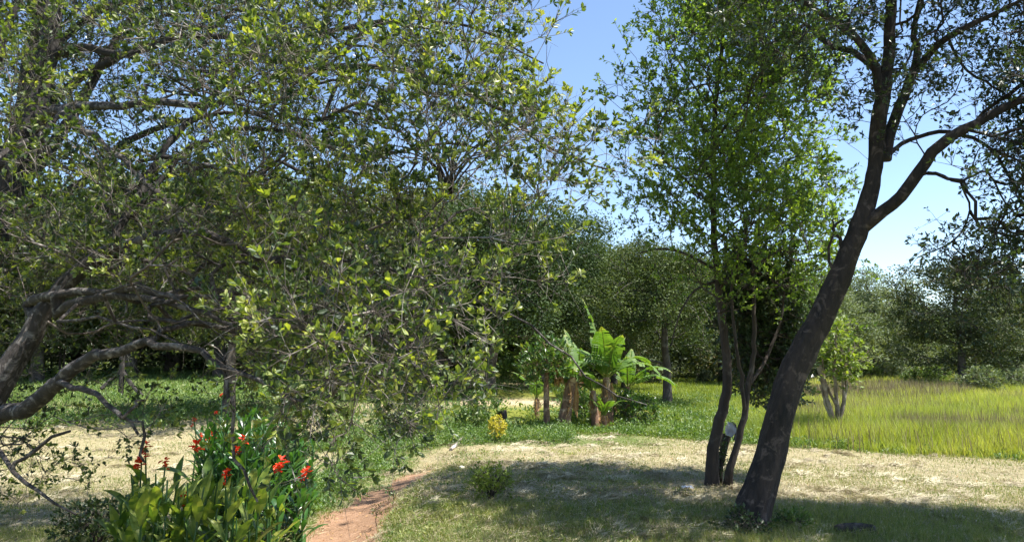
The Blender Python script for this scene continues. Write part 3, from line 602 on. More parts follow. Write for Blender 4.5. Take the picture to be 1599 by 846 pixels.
def dark_tree():
    d = 9.0; b = at(-110, 560, d); b.z = float(ground(b.x, b.y)); root = thing('dark_twiggy_tree', 'dark tree with shade-black limbs behind the pale boughs at the upper left', 'tree', b)
    s = Skel(); s.limb([(b.x, b.y, b.z - .1, .24)] + px_limb([(-92, 520, d, 42), (-50, 400, d, 40), (5, 300, d, 36), (40, 200, d, 32), (55, 100, d, 27), (70, 0, d, 20), (90, -160, d, 12), (100, -300, d, 6)]))
    L = lambda pts: s.limb(px_limb([(x, y, d + e, w_) for x, y, e, w_ in pts]), step=.15, wig=.03)
    L([(26, 290, 0, 20), (80, 240, .3, 18), (140, 150, .6, 14), (190, 60, .8, 11), (260, -40, 1.0, 7)]); L([(40, 200, 0, 18), (110, 130, -.3, 14), (200, 80, -.5, 11), (300, 60, -.6, 8), (400, 80, -.6, 4)])
    L([(55, 100, 0, 14), (120, 40, .3, 11), (220, 0, .5, 8), (330, -20, .8, 5)]); L([(22, 300, 0, 18), (-20, 180, .3, 15), (-60, 60, .5, 10), (-90, -60, .5, 6)])
    L([(-10, 330, 0, 16), (110, 300, .2, 13), (200, 230, .4, 11), (300, 190, .5, 8), (400, 180, .6, 5), (500, 200, .6, 3)]); L([(-50, 400, 0, 15), (60, 375, -.1, 14), (120, 370, -.3, 12), (220, 300, -.5, 9), (320, 270, -.7, 6), (420, 280, -.8, 3)])
    rows = ["2333322110000", "4555544332100", "6777766543210", "7888877654321", "8999987665431", "8999987766432", "7888777765442", "6776655665553", "6665544556664", "6555555667775", "6666777788886", "5666788888764", "3445666765420", "1122333332100"]
    T = sample_map(rows, -120, -260, 50, 1500, lambda px, py, n: d + rng.normal(size=n) * .9)
    T = clumped(T, 8, .25); s.grow(T, bf=.2, step=.2, curl=.3, droop=.1); s.radii(.0042, 2.3); T, D = s.dirs()
    tw, lv = foliage(T, D, 5, .28, 7, .055, .45, DIAM, up=.2, rosette=.4, tr=.003, flat=.6)
    emit_tree(root, s, M['bark_dark_shade'], 1, foot=.3, twigs=tw, twmat=M['bark_dark_shade']); emit_leaves(root, lv, M['leaf_dark'], DIAM)
dark_tree()
# ---------------------------------------------------------------- tree B: slender tree in the middle
def mid_tree():
    b = on(1112, 757); root = thing('slender_tree', 'tall slender tree with airy sunlit green crown, right of the banana plants', 'tree', b)
    d = b.y; s = Skel()
    s.limb([(b.x, b.y, b.z - .1, .10)] + px_limb([(1112, 748, d, 19.0), (1113, 700, d, 16.9), (1122, 655, d, 15.8), (1131, 610, d, 14.2), (1130, 560, d, 12.6), (1124, 500, d, 11.6), (1117, 440, d, 10.6), (1112, 380, d, 9.5), (1110, 310, d, 9.0), (1110, 240, d, 8.5), (1112, 170, d, 6.9), (1122, 90, d, 5.8), (1128, 0, d, 4.7), (1120, -120, d, 3.7), (1125, -260, d, 2.1)]))
    L = lambda pts: s.limb(px_limb([(x, y, d + dd, w_) for x, y, dd, w_ in pts]), step=.15)
    L([(1115, 420, 0, 5.4), (1080, 400, .1, 4.8), (1040, 388, .3, 3.6), (1000, 395, .5, 1.8)])
    L([(1117, 440, 0, 4.8), (1085, 452, -.2, 3.6), (1062, 490, -.4, 2.4), (1050, 540, -.5, 1.8)])
    L([(1110, 300, 0, 4.8), (1150, 270, .3, 4.2), (1200, 230, .5, 3.0), (1250, 180, .6, 1.8)])
    L([(1110, 320, 0, 4.2), (1070, 280, -.3, 3.6), (1030, 240, -.5, 2.4), (995, 200, -.6, 1.8)])
    L([(1110, 230, 0, 4.2), (1140, 190, -.3, 3.6), (1180, 150, -.5, 3.0), (1230, 120, -.7, 1.8)])
    L([(1112, 180, 0, 3.6), (1080, 130, .4, 3.0), (1050, 80, .6, 2.4), (1030, 20, .8, 1.8)])
    L([(1114, 380, 0, 4.2), (1150, 350, .4, 3.6), (1200, 330, .8, 2.4), (1250, 350, 1.0, 1.8)])
    rows = [  # 40 px cells, x from 940, y -420
        "0001121000", "0012332100", "0123333210", "0123443210", "0123444321", "0233444321", "0234444332", "0244454432", "0244555443", "0135555443", "0155555543",
        "0256666655", "0256666676", "0356666776", "0256667766", "1466776653", "1466776640", "1466776620", "1456776641", "0466775552", "0456666664", "0355555564",
        "0344443454", "0233332343", "0112211221"]
    tips = sample_map(rows, 968, -420, 35, 2100, lambda px, py, n: d + rng.normal(size=n) * .85, lambda px, py: np.where((py > 60) & (py < 420), 1130 + (px - 1130) * np.where(px > 1130, .93, 1.03), px))
    tips = clumped(tips, 14, .27)
    s.grow(tips, bf=.25, step=.2, curl=.14); s.radii(.0035, 2.4)
    T, D = s.dirs(); tw, lv = foliage(T, D, 4, .22, 13, .060, .46, DIAM, up=.3, rosette=.3, tr=.003)
    emit_tree(root, s, M['bark_mid'], 1, foot=.2, twigs=tw); emit_leaves(root, lv, M['leaf_mid'], DIAM)
mid_tree()
def under_tree():
    b = on(1140, 757); d = b.y - .15; root = thing('small_shaded_tree', 'thin leaning tree with dense shade-dark foliage, beside the slender tree trunk', 'tree', b)
    s = Skel(); s.limb([(b.x, b.y, b.z - .05, .05)] + px_limb([(1138, 745, d, 10.1), (1150, 695, d, 9.4), (1163, 648, d, 9.4), (1170, 605, d, 8.6), (1176, 560, d, 7.0), (1178, 500, d, 6.2), (1176, 430, d, 4.7), (1180, 370, d, 3.1)]))
    s.limb(px_limb([(1163, 650, d, 6.2), (1160, 620, d - .1, 6), (1158, 585, d - .1, 6), (1150, 540, d - .2, 5), (1142, 470, d - .2, 4), (1146, 400, d - .3, 3)]))
    s.limb(px_limb([(1170, 600, d, 5.5), (1195, 560, d + .2, 5), (1215, 510, d + .3, 4), (1225, 450, d + .3, 3)]))
    rows = ["0001100", "0123310", "0366630", "1488841", "2688962", "1588962", "1489963", "1479974", "0479973", "0269974", "0158874", "0036664", "0013341"]
    tips = sample_map(rows, 1112, 352, 21, 850, lambda px, py, n: d + .3 + np.abs(rng.normal(size=n)) * .5)
    s.grow(tips, bf=.2, step=.15); s.radii(.003); T, D = s.dirs()
    tw, lv = foliage(T, D, 4, .15, 10, .06, .48, DIAM, up=.3, rosette=.4, tr=.0025)
    emit_tree(root, s, M['bark_mid'], 1, foot=.3, twigs=tw); emit_leaves(root, lv, M['leaf_dark'], DIAM)  # shade under the neighbouring crowns is put into the dark leaf colour
under_tree()
# ---------------------------------------------------------------- tree C: the leaning tree on the right
def lean_tree():
    b = on(1182, 822); d = b.y; root = thing('leaning_tree', 'thick dark trunk leaning right, forking high into twisted boughs, nearest tree on the right', 'tree', b)
    s = Skel()
    s.limb([(b.x - .05, b.y, b.z - .15, .22)] + px_limb([(1174, 812, d, 50.2), (1182, 782, d, 45.7), (1194, 745, d, 43.4), (1204, 713, d, 43.4), (1216, 668, d, 41.1), (1230, 620, d, 41.1), (1247, 572, d, 41.1), (1269, 525, d, 38.9), (1294, 478, d, 35.8), (1312, 440, d, 34.2), (1328, 400, d, 30.4), (1346, 352, d, 28.9), (1362, 305, d, 25.1), (1370, 260, d, 22.0), (1374, 230, d, 22.9), (1380, 180, d, 23.6), (1389, 130, d, 19.8), (1395, 70, d, 17.5), (1396, 0, d, 16.0), (1398, -100, d, 13.7), (1405, -220, d, 9.2), (1400, -330, d, 4.6)]), step=.10, wig=.008)
    L = lambda pts: s.limb(px_limb([(x, y, d + dd, w_) for x, y, dd, w_ in pts]), step=.1)
    L([(1372, 215, 0, 16.0), (1374, 150, -.1, 14.4), (1366, 105, -.2, 13.6), (1347, 68, -.3, 12.0), (1318, 40, -.4, 10.4), (1290, 20, -.6, 8.8), (1262, 2, -.7, 7.2), (1215, -30, -.9, 4.8), (1150, -60, -1.1, 3.2)])
    L([(1368, 112, -.2, 11.2), (1352, 94, -.1, 10.4), (1325, 76, .1, 9.6), (1300, 72, .3, 9.6), (1284, 58, .4, 8.0), (1262, 38, .6, 6.4), (1240, 60, .8, 4.8), (1205, 95, .9, 3.2), (1185, 130, 1.0, 2.4)])
    L([(1384, 245, .05, 19.2), (1392, 205, .1, 17.6), (1408, 160, .2, 16.0), (1426, 118, .2, 13.6), (1432, 85, .2, 10.4), (1426, 50, .3, 8.8), (1438, 10, .3, 7.2), (1450, -60, .4, 5.6), (1470, -160, .5, 3.2)])
    L([(1428, 112, .2, 12.0), (1452, 82, 0, 11.2), (1478, 58, -.2, 10.4), (1520, 35, -.4, 8.8), (1565, 15, -.5, 6.4), (1630, -20, -.7, 4.0)])
    L([(1352, 352, -.02, 20.8), (1378, 330, -.1, 19.2), (1410, 306, -.2, 18.4), (1436, 272, -.3, 18.4), (1460, 240, -.4, 17.6), (1486, 214, -.5, 16.8), (1530, 190, -.6, 14.4), (1575, 165, -.7, 12.8), (1625, 145, -.8, 10.4), (1700, 120, -1.0, 8.8), (1850, 60, -1.2, 7.2), (2050, 0, -1.2, 4.8), (2250, -60, -1.2, 2.4)])
    L([(1382, 250, .02, 7.6), (1396, 232, .1, 7.1), (1420, 217, .2, 6.5), (1450, 208, .2, 6.5), (1482, 206, .2, 6.5), (1520, 215, .2, 5.4), (1560, 245, .1, 4.9), (1585, 290, 0, 4.4), (1610, 320, 0, 3.3), (1660, 350, 0, 2.2)])
    L([(1482, 62, -.2, 4.9), (1500, 100, -.1, 4.4), (1540, 130, 0, 3.8), (1580, 150, .2, 2.7), (1640, 180, .3, 1.6)])
    L([(1436, 274, -.3, 5.4), (1460, 272, -.2, 4.4), (1500, 285, -.1, 3.8), (1540, 270, .1, 3.3), (1570, 320, .1, 2.7), (1600, 345, 0, 2.2)])
    L([(1500, 285, -.1, 3.5), (1515, 330, 0, 3), (1490, 375, .1, 2.5), (1430, 405, .3, 2)])
    L([(1575, 320, 0, 4), (1555, 360, -.1, 3), (1530, 395, -.2, 2)])
    # dead snag on the left of the trunk
    L([(1316, 398, .02, 7), (1312, 372, 0, 6), (1300, 358, 0, 5), (1318, 345, 0, 3)])
    L([(1306, 430, 0, 6), (1294, 408, 0, 5), (1297, 385, 0, 4), (1302, 360, 0, 3), (1298, 340, 0, 2)])
    rows = [ # 50 px, x from 1000, y from -400
        "00000013333333210", "00000013444444321", "00000124555555432", "00001235555555543", "00001234444555544", "00112333333445555", "11223333333345555", "12333333333345566",
        "01222333222334566", "00112222212466777", "00001112211457888", "00000011100369999", "00000000000269999", "00000000000137999", "00000000011335899", "00000000124566887", "00000000013454321"]
    tips = sample_map(rows, 1000, -400, 50, 3500, lambda px, py, n: d + .5 - np.abs(rng.normal(size=n)) * 1.0)
    ex = at_np(rng.uniform(1700, 2350, 330), rng.uniform(-350, 250, 330), d + .5 - np.abs(rng.normal(size=330)) * 1.2)
    tips = clumped(np.vstack([tips, ex]), 7, .22)
    s.grow(tips, bf=.25, step=.15, curl=.22, droop=.05); s.radii(.003, 2.4); T, D = s.dirs()
    tw, lv = foliage(T, D, 5, .19, 8, .05, .45, DIAM, up=.0, droop=.15, rosette=.5, tr=.0025)
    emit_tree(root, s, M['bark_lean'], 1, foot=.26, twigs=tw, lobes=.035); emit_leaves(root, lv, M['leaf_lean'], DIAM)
lean_tree()
# ---------------------------------------------------------------- background trees
def bg_proto(kind, H, Rr, trunk_r, seed, clumps_n, leafL, flat=1.0, low=.12, mat=None, nleaf=90, lean=0.0):
    """one tree of real height H; returns (trunk mesh, foliage mesh)"""
    global rng
    keep = rng; rng = np.random.default_rng(seed)
    s = Skel(); top = H * .8
    s.limb([(0, 0, -.3, trunk_r * 1.5), (.03 * H * lean, 0, H * .12, trunk_r), (.06 * H * lean, .02 * H, H * .4, trunk_r * .75), (.1 * H * lean, -.02 * H, H * .62, trunk_r * .45), (.1 * H * lean, 0, top, trunk_r * .15)], step=.4, wig=.04)
    # blobs of clumps
    nb = 9; C_ = []; Rb = []
    for i in range(nb):
        a = i * 2.4 + rng.uniform(0, 1); zz = H * (low + .18 + (.86 - low - .18) * (i + .5) / nb); rr = Rr * (1.0 - abs((zz / H - .52)) * 1.15) * rng.uniform(.45, .75)
        C_.append((math.cos(a) * rr, math.sin(a) * rr, zz)); Rb.append(Rr * rng.uniform(.38, .58))
    C_.append((0, 0, H * .84)); Rb.append(Rr * .42); C_ = np.array(C_); Rb = np.array(Rb)
    k = rng.integers(0, len(C_), clumps_n); dirn = rand_dir(clumps_n); T = C_[k] + dirn * (Rb[k] * rng.uniform(.55, 1.08, clumps_n))[:, None] * np.array([1, 1, flat])
    T = T[(T[:, 2] > H * low)]; s.grow(T, bf=.25, step=.5, curl=.2); s.radii(.012, 2.3)
    g = s.twig_mesh(); V, F_ = tube(np.array([s.p[i] for i in s.limbs[0]]), [s.fix[i] for i in s.limbs[0]], 10, lobes=.05); g.add(V, F_)
    tm = g.mesh('trunk', M['bark_bg'], True)
    n = len(T); m = n * nleaf; i = np.repeat(np.arange(n), nleaf); cr = Rr * .15
    off = rand_dir(m) * (rng.random(m) ** .45 * cr)[:, None] * np.array([1.25, 1.25, .6]); B = T[i] + off
    D = norm(rand_dir(m) + norm(off) * .6); N = norm(rand_dir(m) * .7 + np.array([0, 0, .7]) + norm(off) * .5)
    L = leafL * rng.uniform(.6, 1.35, m); V, F_, q = leaves(B, D, N, L, L * .55, DIAM)
    t = np.clip(rng.uniform(.15, .7, n)[i] + rng.normal(size=m) * .13, 0, 1)
    fm = mesh_np('crown', V, [F_], mat, np.repeat(t, q)); rng = keep
    return tm, fm, H, Rr
protos = {
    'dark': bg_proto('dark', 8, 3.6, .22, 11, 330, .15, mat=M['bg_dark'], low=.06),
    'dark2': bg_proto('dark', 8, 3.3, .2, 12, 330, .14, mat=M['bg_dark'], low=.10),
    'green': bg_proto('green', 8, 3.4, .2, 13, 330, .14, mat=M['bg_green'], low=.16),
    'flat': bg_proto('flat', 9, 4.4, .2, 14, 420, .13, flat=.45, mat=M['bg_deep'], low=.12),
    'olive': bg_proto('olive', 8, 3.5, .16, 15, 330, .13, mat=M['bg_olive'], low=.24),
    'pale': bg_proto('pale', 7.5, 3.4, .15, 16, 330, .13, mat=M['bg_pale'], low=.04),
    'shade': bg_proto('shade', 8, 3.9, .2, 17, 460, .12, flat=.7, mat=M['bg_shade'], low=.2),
}
def bgtree(px, d, top_py, kind, label, wide=1.0, rz=None, group='trees beyond the clearing'):
    tm, fm, H, Rr = protos[kind]; p = at(px, 560, d); p.z = float(ground(p.x, p.y))
    h = at(px, top_py, d).z - p.z; k = h / (H * .93)
    r = thing('background_tree', label, 'tree', p, group, rz if rz is not None else px * 1.7); r.scale = (k * wide, k * wide, k)
    link('trunk', tm, r); o = link('crown', fm, r); o['kind'] = 'stuff'
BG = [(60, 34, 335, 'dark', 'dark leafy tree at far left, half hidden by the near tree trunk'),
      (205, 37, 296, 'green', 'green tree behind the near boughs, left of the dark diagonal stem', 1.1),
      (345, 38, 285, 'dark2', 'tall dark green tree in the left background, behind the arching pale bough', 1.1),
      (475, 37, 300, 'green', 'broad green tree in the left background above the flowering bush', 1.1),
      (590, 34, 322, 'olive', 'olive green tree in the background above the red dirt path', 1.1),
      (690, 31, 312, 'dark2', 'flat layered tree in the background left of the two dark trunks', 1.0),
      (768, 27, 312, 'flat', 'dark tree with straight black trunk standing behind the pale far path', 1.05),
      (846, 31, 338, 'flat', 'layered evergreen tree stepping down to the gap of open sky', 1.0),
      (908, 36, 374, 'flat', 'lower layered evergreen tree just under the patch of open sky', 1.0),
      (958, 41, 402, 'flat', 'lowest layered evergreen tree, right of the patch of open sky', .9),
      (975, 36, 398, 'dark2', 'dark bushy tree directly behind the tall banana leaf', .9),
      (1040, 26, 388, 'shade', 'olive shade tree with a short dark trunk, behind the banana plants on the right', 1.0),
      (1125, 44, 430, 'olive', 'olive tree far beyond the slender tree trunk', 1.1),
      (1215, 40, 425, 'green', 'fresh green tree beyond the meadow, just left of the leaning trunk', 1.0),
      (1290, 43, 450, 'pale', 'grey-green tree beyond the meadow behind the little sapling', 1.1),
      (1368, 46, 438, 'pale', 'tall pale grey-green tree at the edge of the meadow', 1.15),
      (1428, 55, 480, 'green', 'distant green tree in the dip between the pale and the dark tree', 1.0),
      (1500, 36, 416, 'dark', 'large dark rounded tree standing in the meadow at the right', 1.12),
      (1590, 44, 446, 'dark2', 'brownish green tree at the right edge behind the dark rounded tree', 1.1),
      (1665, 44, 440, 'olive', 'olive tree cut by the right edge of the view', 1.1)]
for a in BG: bgtree(*a[:5], wide=a[5] if len(a) > 5 else 1.0)
protos['thicket'] = bg_proto('thicket', 7, 4.2, .2, 21, 460, .15, mat=M['bg_dark'], low=.0)
protos['thicket2'] = bg_proto('thicket', 7, 4.2, .2, 22, 460, .15, mat=M['bg_green'], low=.0)
REAR = ['rear green tree beyond the left edge, behind the near trunk', 'rear tree low behind the fork of the near trunk', 'rear dark tree seen between the propped post and the near trunk', 'rear tree seen just right of the dark diagonal stem', 'rear tree behind the brown shaded trunk', 'rear tree behind the middle of the flower bed boughs', 'rear tree beyond the end of the dirt path', 'rear tree just left of the two straight black trunks', 'rear tree right behind the two straight black trunks', 'rear tree behind the peeling banana trunk', 'rear tree behind the tallest banana leaf', 'rear tree behind the right side of the banana clump', 'rear tree between the olive shade tree and the slender trunk', 'rear tree between the slender and the leaning trunk', 'rear tree hidden behind the leaning trunk', 'rear tree above the pale sapling', 'rear tree behind the tall pale grey-green tree', 'rear pale tree in the dip left of the dark rounded tree', 'rear tree behind the dark rounded tree', 'rear tree at the right edge above the grey shrub', 'rear tree beyond the right edge of the view']
j = 0
for px, d, ty, kind in [(-60, 36, 330, 'green'), (20, 40, 345, 'olive'), (120, 42, 330, 'dark'), (270, 43, 320, 'dark2'), (410, 44, 325, 'dark'), (540, 42, 345, 'dark2'), (640, 44, 350, 'green'), (735, 46, 370, 'dark'), (800, 50, 395, 'dark2'),
                        (880, 52, 415, 'green'), (950, 54, 420, 'dark'), (1020, 55, 425, 'dark2'), (1085, 56, 430, 'dark'), (1160, 58, 440, 'dark2'), (1250, 60, 445, 'olive'), (1330, 60, 475, 'dark'), (1400, 64, 490, 'dark2'), (1450, 62, 490, 'pale'), (1540, 60, 485, 'dark'), (1620, 60, 470, 'green'), (1720, 55, 425, 'dark')]:
    bgtree(px, d, ty, ['thicket', 'thicket2', 'thicket'][j % 3] if j % 4 != 1 else kind, REAR[j], 1.25, group='rear row of trees'); j += 1
# tree whose trunk shows under the boughs, left
p = on(362, 652); bgtree(362, p.y, 300, 'shade', 'tree with brown trunk in shade, seen below the pale arching bough', .95)

C_ = scatter(420, 47, 64, lambda x, y: rng.random(len(x)) < 1, pxr=(-250, 1850), power=1)
m_ = C_.copy(); i_ = np.repeat(np.arange(len(C_)), 150); n_ = len(i_); r_ = rng.uniform(1.2, 2.6, len(C_)); q_ = rand_dir(n_) * (rng.random(n_) ** .35)[:, None]
hh = rng.uniform(1.6, 3.2, len(C_)); Pq = np.stack([C_[i_, 0] + q_[:, 0] * r_[i_], C_[i_, 1] + q_[:, 1] * r_[i_], ground(C_[i_, 0], C_[i_, 1]) + hh[i_] * .45 + q_[:, 2] * hh[i_] * .6], -1)
V, F_, k_ = leaves(Pq, norm(rand_dir(n_) + q_), norm(rand_dir(n_) + np.array([0, 0, .6])), rng.uniform(.2, .42, n_), rng.uniform(.12, .24, n_), DIAM)
g = Geo(); g.add(V, F_, np.repeat(np.clip(rng.normal(.4, .2, len(C_))[i_] + rng.normal(size=n_) * .1, 0, 1), k_)); o = g.obj('distant_scrub', M['bg_dark'], kind='stuff')
# ---------------------------------------------------------------- shrubs, saplings, small trees
def shrub(name, label, cat, px, py, h, rad, nstem, tips_n, L, ratio, leafm, barkm, d=None, zlow=.15, ntw=3, tlen=.1, nl=6, tr=.002, stem_r=.01, spread=1.0, group=None, squash=1.0, lean=(0, 0)):
    p = on(px, py)
    root = thing(name, label, cat, p, group); s = Skel()
    for k in range(nstem):
        a = k * 2.4 + rng.uniform(0, 1); e = rad * spread * rng.uniform(.3, .7)
        s.limb([(p.x + .02 * math.cos(a), p.y + .02 * math.sin(a), p.z - .03, stem_r), (p.x + math.cos(a) * e * .3 + lean[0] * .4, p.y + math.sin(a) * e * .3, p.z + h * .35, stem_r * .8), (p.x + math.cos(a) * e + lean[0], p.y + math.sin(a) * e, p.z + h * .8, stem_r * .4)], step=.08, attach=False, wig=.006)
    q = rand_dir(tips_n) * (rng.random(tips_n) ** .4)[:, None]; T = np.array(p) + np.array([lean[0], lean[1], 0]) + q * np.array([rad, rad, h * (1 - zlow) / 2 * squash]) + np.array([0, 0, h * (zlow + (1 - zlow) / 2)])
    s.grow(T, bf=.2, step=.1); s.radii(tr, 2.4); t_, D = s.dirs()
    tw, lv = foliage(t_, D, ntw, tlen, nl, L, ratio, DIAM, up=.4, tr=tr * .8)
    o = np.array(p)
    for j, ids in enumerate(s.limbs):
        V, F_ = tube(np.array([s.p[i] for i in ids]) - o, [s.fix[i] for i in ids], 7, lobes=.06); g = Geo(); g.add(V, F_); g.obj('stem', barkm, root, smooth=True)
    g = s.twig_mesh(); g.add(np.vstack(tw.V), np.vstack(tw.F[4])); g.V = [v - o for v in g.V]; g.obj('twigs', barkm, root, kind='stuff')
    emit_leaves(root, lv, leafm, DIAM); return root
def mh(py0, py1, d): return (py0 - py1) / F * d
# pale sapling in front of the meadow trees
def sapling():
    p = on(1308, 682); d = p.y; root = thing('pale_sapling', 'multi-stemmed young tree with bare forked stems and light yellow-green top, by the meadow edge', 'tree', p)
    s = Skel()
    s.limb([(p.x - .03, p.y, p.z - .05, .05)] + px_limb([(1303, 678, d, 8), (1297, 650, d, 8), (1290, 620, d, 7), (1284, 590, d, 8), (1280, 570, d, 7)]), attach=False)
    s.limb([(p.x, p.y, p.z - .05, .05)] + px_limb([(1308, 675, d, 9), (1307, 645, d, 8), (1305, 610, d, 6), (1303, 570, d, 5), (1305, 520, d, 4)]), attach=False)
    s.limb([(p.x + .05, p.y, p.z - .05, .05)] + px_limb([(1314, 678, d, 7), (1312, 650, d, 7), (1318, 625, d, 6), (1316, 585, d, 4), (1325, 540, d, 3)]), attach=False)
    for pts in ([(1306, 632, d, 5), (1296, 612, d, 4), (1288, 590, d, 3), (1284, 560, d, 2)], [(1318, 625, d, 5), (1322, 600, d, 4), (1320, 575, d, 3), (1335, 540, d, 2)], [(1304, 590, d, 4), (1312, 560, d, 3), (1318, 520, d, 2)], [(1296, 650, d, 4), (1288, 630, d, 3), (1279, 600, d, 2)]):
        s.limb(px_limb(pts), step=.08)
    rows = ["0000110000", "0002331000", "0014541000", "0246665200", "0467775410", "0357777431", "0478777752", "0367787653", "0257777431", "0024665320", "0011343420", "0000111100"]
    T = sample_map(rows, 1262, 488, 9.5, 150, lambda px, py, n: d + rng.normal(size=n) * .35)
    s.grow(T, bf=.2, step=.1); s.radii(.0035, 2.4); t_, D = s.dirs(); D[:, 2] *= .3
    tw, lv = foliage(t_, D, 3, .16, 7, .10, .5, DIAM, up=0, tr=.003, flat=1.6)
    o = np.array(p)
    for ids in s.limbs:
        V, F_ = tube(np.array([s.p[i] for i in ids]) - o, [s.fix[i] for i in ids], 7, lobes=.08); g = Geo(); g.add(V, F_); g.obj('stem', M['bark_pale'], root, smooth=True)
    g = s.twig_mesh(); g.add(np.vstack(tw.V), np.vstack(tw.F[4])); g.V = [v - o for v in g.V]; g.obj('twigs', M['bark_pale'], root, kind='stuff')
    emit_leaves(root, lv, M['leaf_sap'], DIAM)
sapling()
shrub('yellow_shrub', 'small bright yellow-leaved plant on the cut grass left of the bananas', 'shrub', 776, 690, .5, .17, 4, 60, .05, .45, M['leaf_yellow'], M['bark_pale'], ntw=3, tlen=.06, nl=6)
shrub('low_olive_shrub', 'low olive bush on the edge of the round patch of shade', 'shrub', 766, 782, .40, .24, 7, 130, .038, .42, M['leaf_sap'], M['bark_mid'], ntw=3, tlen=.07, nl=6, zlow=.1)
shrub('path_sprout', 'tiny bare sprout at the edge of the red path, nearer one', 'plant', 586, 822, .20, .07, 1, 8, .035, .45, M['leaf_olive'], M['bark_mid'], ntw=2, tlen=.05, nl=4, stem_r=.005, zlow=.5)
shrub('path_sprout', 'thin little sprout beside the red path, farther one', 'plant', 612, 795, .22, .06, 1, 8, .035, .45, M['leaf_croton'], M['bark_mid'], ntw=2, tlen=.05, nl=4, stem_r=.005, zlow=.5)
shrub('gray_shrub', 'low grey-green shrub at the foot of the big dark rounded tree', 'shrub', 1532, 622, 1.15, .85, 7, 150, .12, .45, M['bg_pale'], M['bark_bg'], ntw=3, tlen=.2, nl=8, tr=.006, zlow=0)
shrub('gray_shrub', 'low grey-green shrub at the right edge beyond the meadow', 'shrub', 1590, 614, .95, 1.0, 7, 150, .12, .45, M['bg_pale'], M['bark_bg'], ntw=3, tlen=.2, nl=8, tr=.006, zlow=0)
shrub('gray_shrub', 'pale bushy shrub past the far end of the green meadow, behind the bananas', 'shrub', 1068, 592, 1.0, 1.5, 8, 200, .14, .45, M['bg_pale'], M['bark_bg'], ntw=3, tlen=.25, nl=8, tr=.006, zlow=0)
shrub('dark_shrub', 'little dark bush in the meadow left of the slender trunk', 'shrub', 1098, 600, .8, .45, 6, 80, .1, .45, M['bg_dark'], M['bark_bg'], ntw=3, tlen=.18, nl=8, tr=.005, zlow=0)
for i, (px, py, h, r_, m_) in enumerate([(1340, 597, .9, 1.4, 'bg_green'), (1398, 597, 1.0, 1.3, 'bg_pale'), (1445, 604, .9, 1.1, 'bg_green'), (1270, 598, 1.0, 1.4, 'bg_pale'), (1205, 600, 1.1, 1.4, 'bg_green'), (1150, 598, 1.2, 1.5, 'bg_dark'), (1020, 600, 1.2, 1.2, 'bg_dark')]):
    shrub('edge_shrub', ['bright weedy shrub under the pale grey-green tree', 'greyish shrub below the tall pale tree', 'green shrub left of the big dark tree shade', 'pale shrub behind the leaning trunk at the meadow end', 'green shrub between slender and leaning trunks', 'dark shrub right behind the slender trunk', 'dark shrub behind the tallest banana plant'][i], 'shrub', px, py, h, r_, 7, 130, .14, .45, M[m_], M['bark_bg'], ntw=3, tlen=.25, nl=8, tr=.006, zlow=0)
shrub('spiky_shrub', 'upright bright green leafy clump beside the far path', 'shrub', 795, 596, .9, .45, 9, 60, .35, .12, M['weed'], M['bark_bg'], ntw=3, tlen=.1, nl=6, tr=.004, zlow=0)
shrub('young_tree', 'small round-topped young tree in front of the far pale path', 'tree', 823, 607, 1.75, .62, 2, 120, .13, .42, M['leaf_croton'], M['bark_pale'], ntw=3, tlen=.2, nl=6, tr=.005, stem_r=.045, zlow=.35, spread=.3)
shrub('leafy_shrub', 'glossy broad-leaved shrub on a brown stem, first trunk left of the bananas', 'shrub', 853, 670, 2.15, .62, 1, 130, .12, .42, M['leaf_croton'], M['peel'], ntw=3, tlen=.16, nl=6, tr=.004, stem_r=.085, zlow=.42, spread=.15)
shrub('weedy_bush', 'dense green bush where the path meets the weed bank', 'shrub', 745, 672, .85, .55, 8, 130, .075, .45, M['weed'], M['bark_mid'], ntw=3, tlen=.12, nl=7, zlow=0)
shrub('weedy_bush', 'dark low bush at the end of the dirt path under the near boughs', 'shrub', 640, 690, .8, .8, 8, 150, .075, .45, M['leaf_dark'], M['bark_mid'], ntw=3, tlen=.12, nl=7, zlow=0)
shrub('root_shoots', 'leafy shoots growing round the foot of the leaning trunk', 'shrub', 1160, 832, .17, .26, 6, 45, .045, .5, M['leaf_dark'], M['bark_pale'], ntw=3, tlen=.09, nl=5, zlow=0)
shrub('root_shoots', 'green shoots at the right side of the leaning trunk base', 'shrub', 1232, 822, .13, .2, 5, 30, .05, .4, M['weed'], M['bark_mid'], ntw=3, tlen=.08, nl=5, zlow=0)
shrub('root_shoots', 'dark sprouting leaves between the slender trunk and its thin neighbour', 'shrub', 1126, 756, .5, .12, 4, 22, .05, .5, M['leaf_dark'], M['bark_mid'], ntw=3, tlen=.08, nl=5, zlow=0)
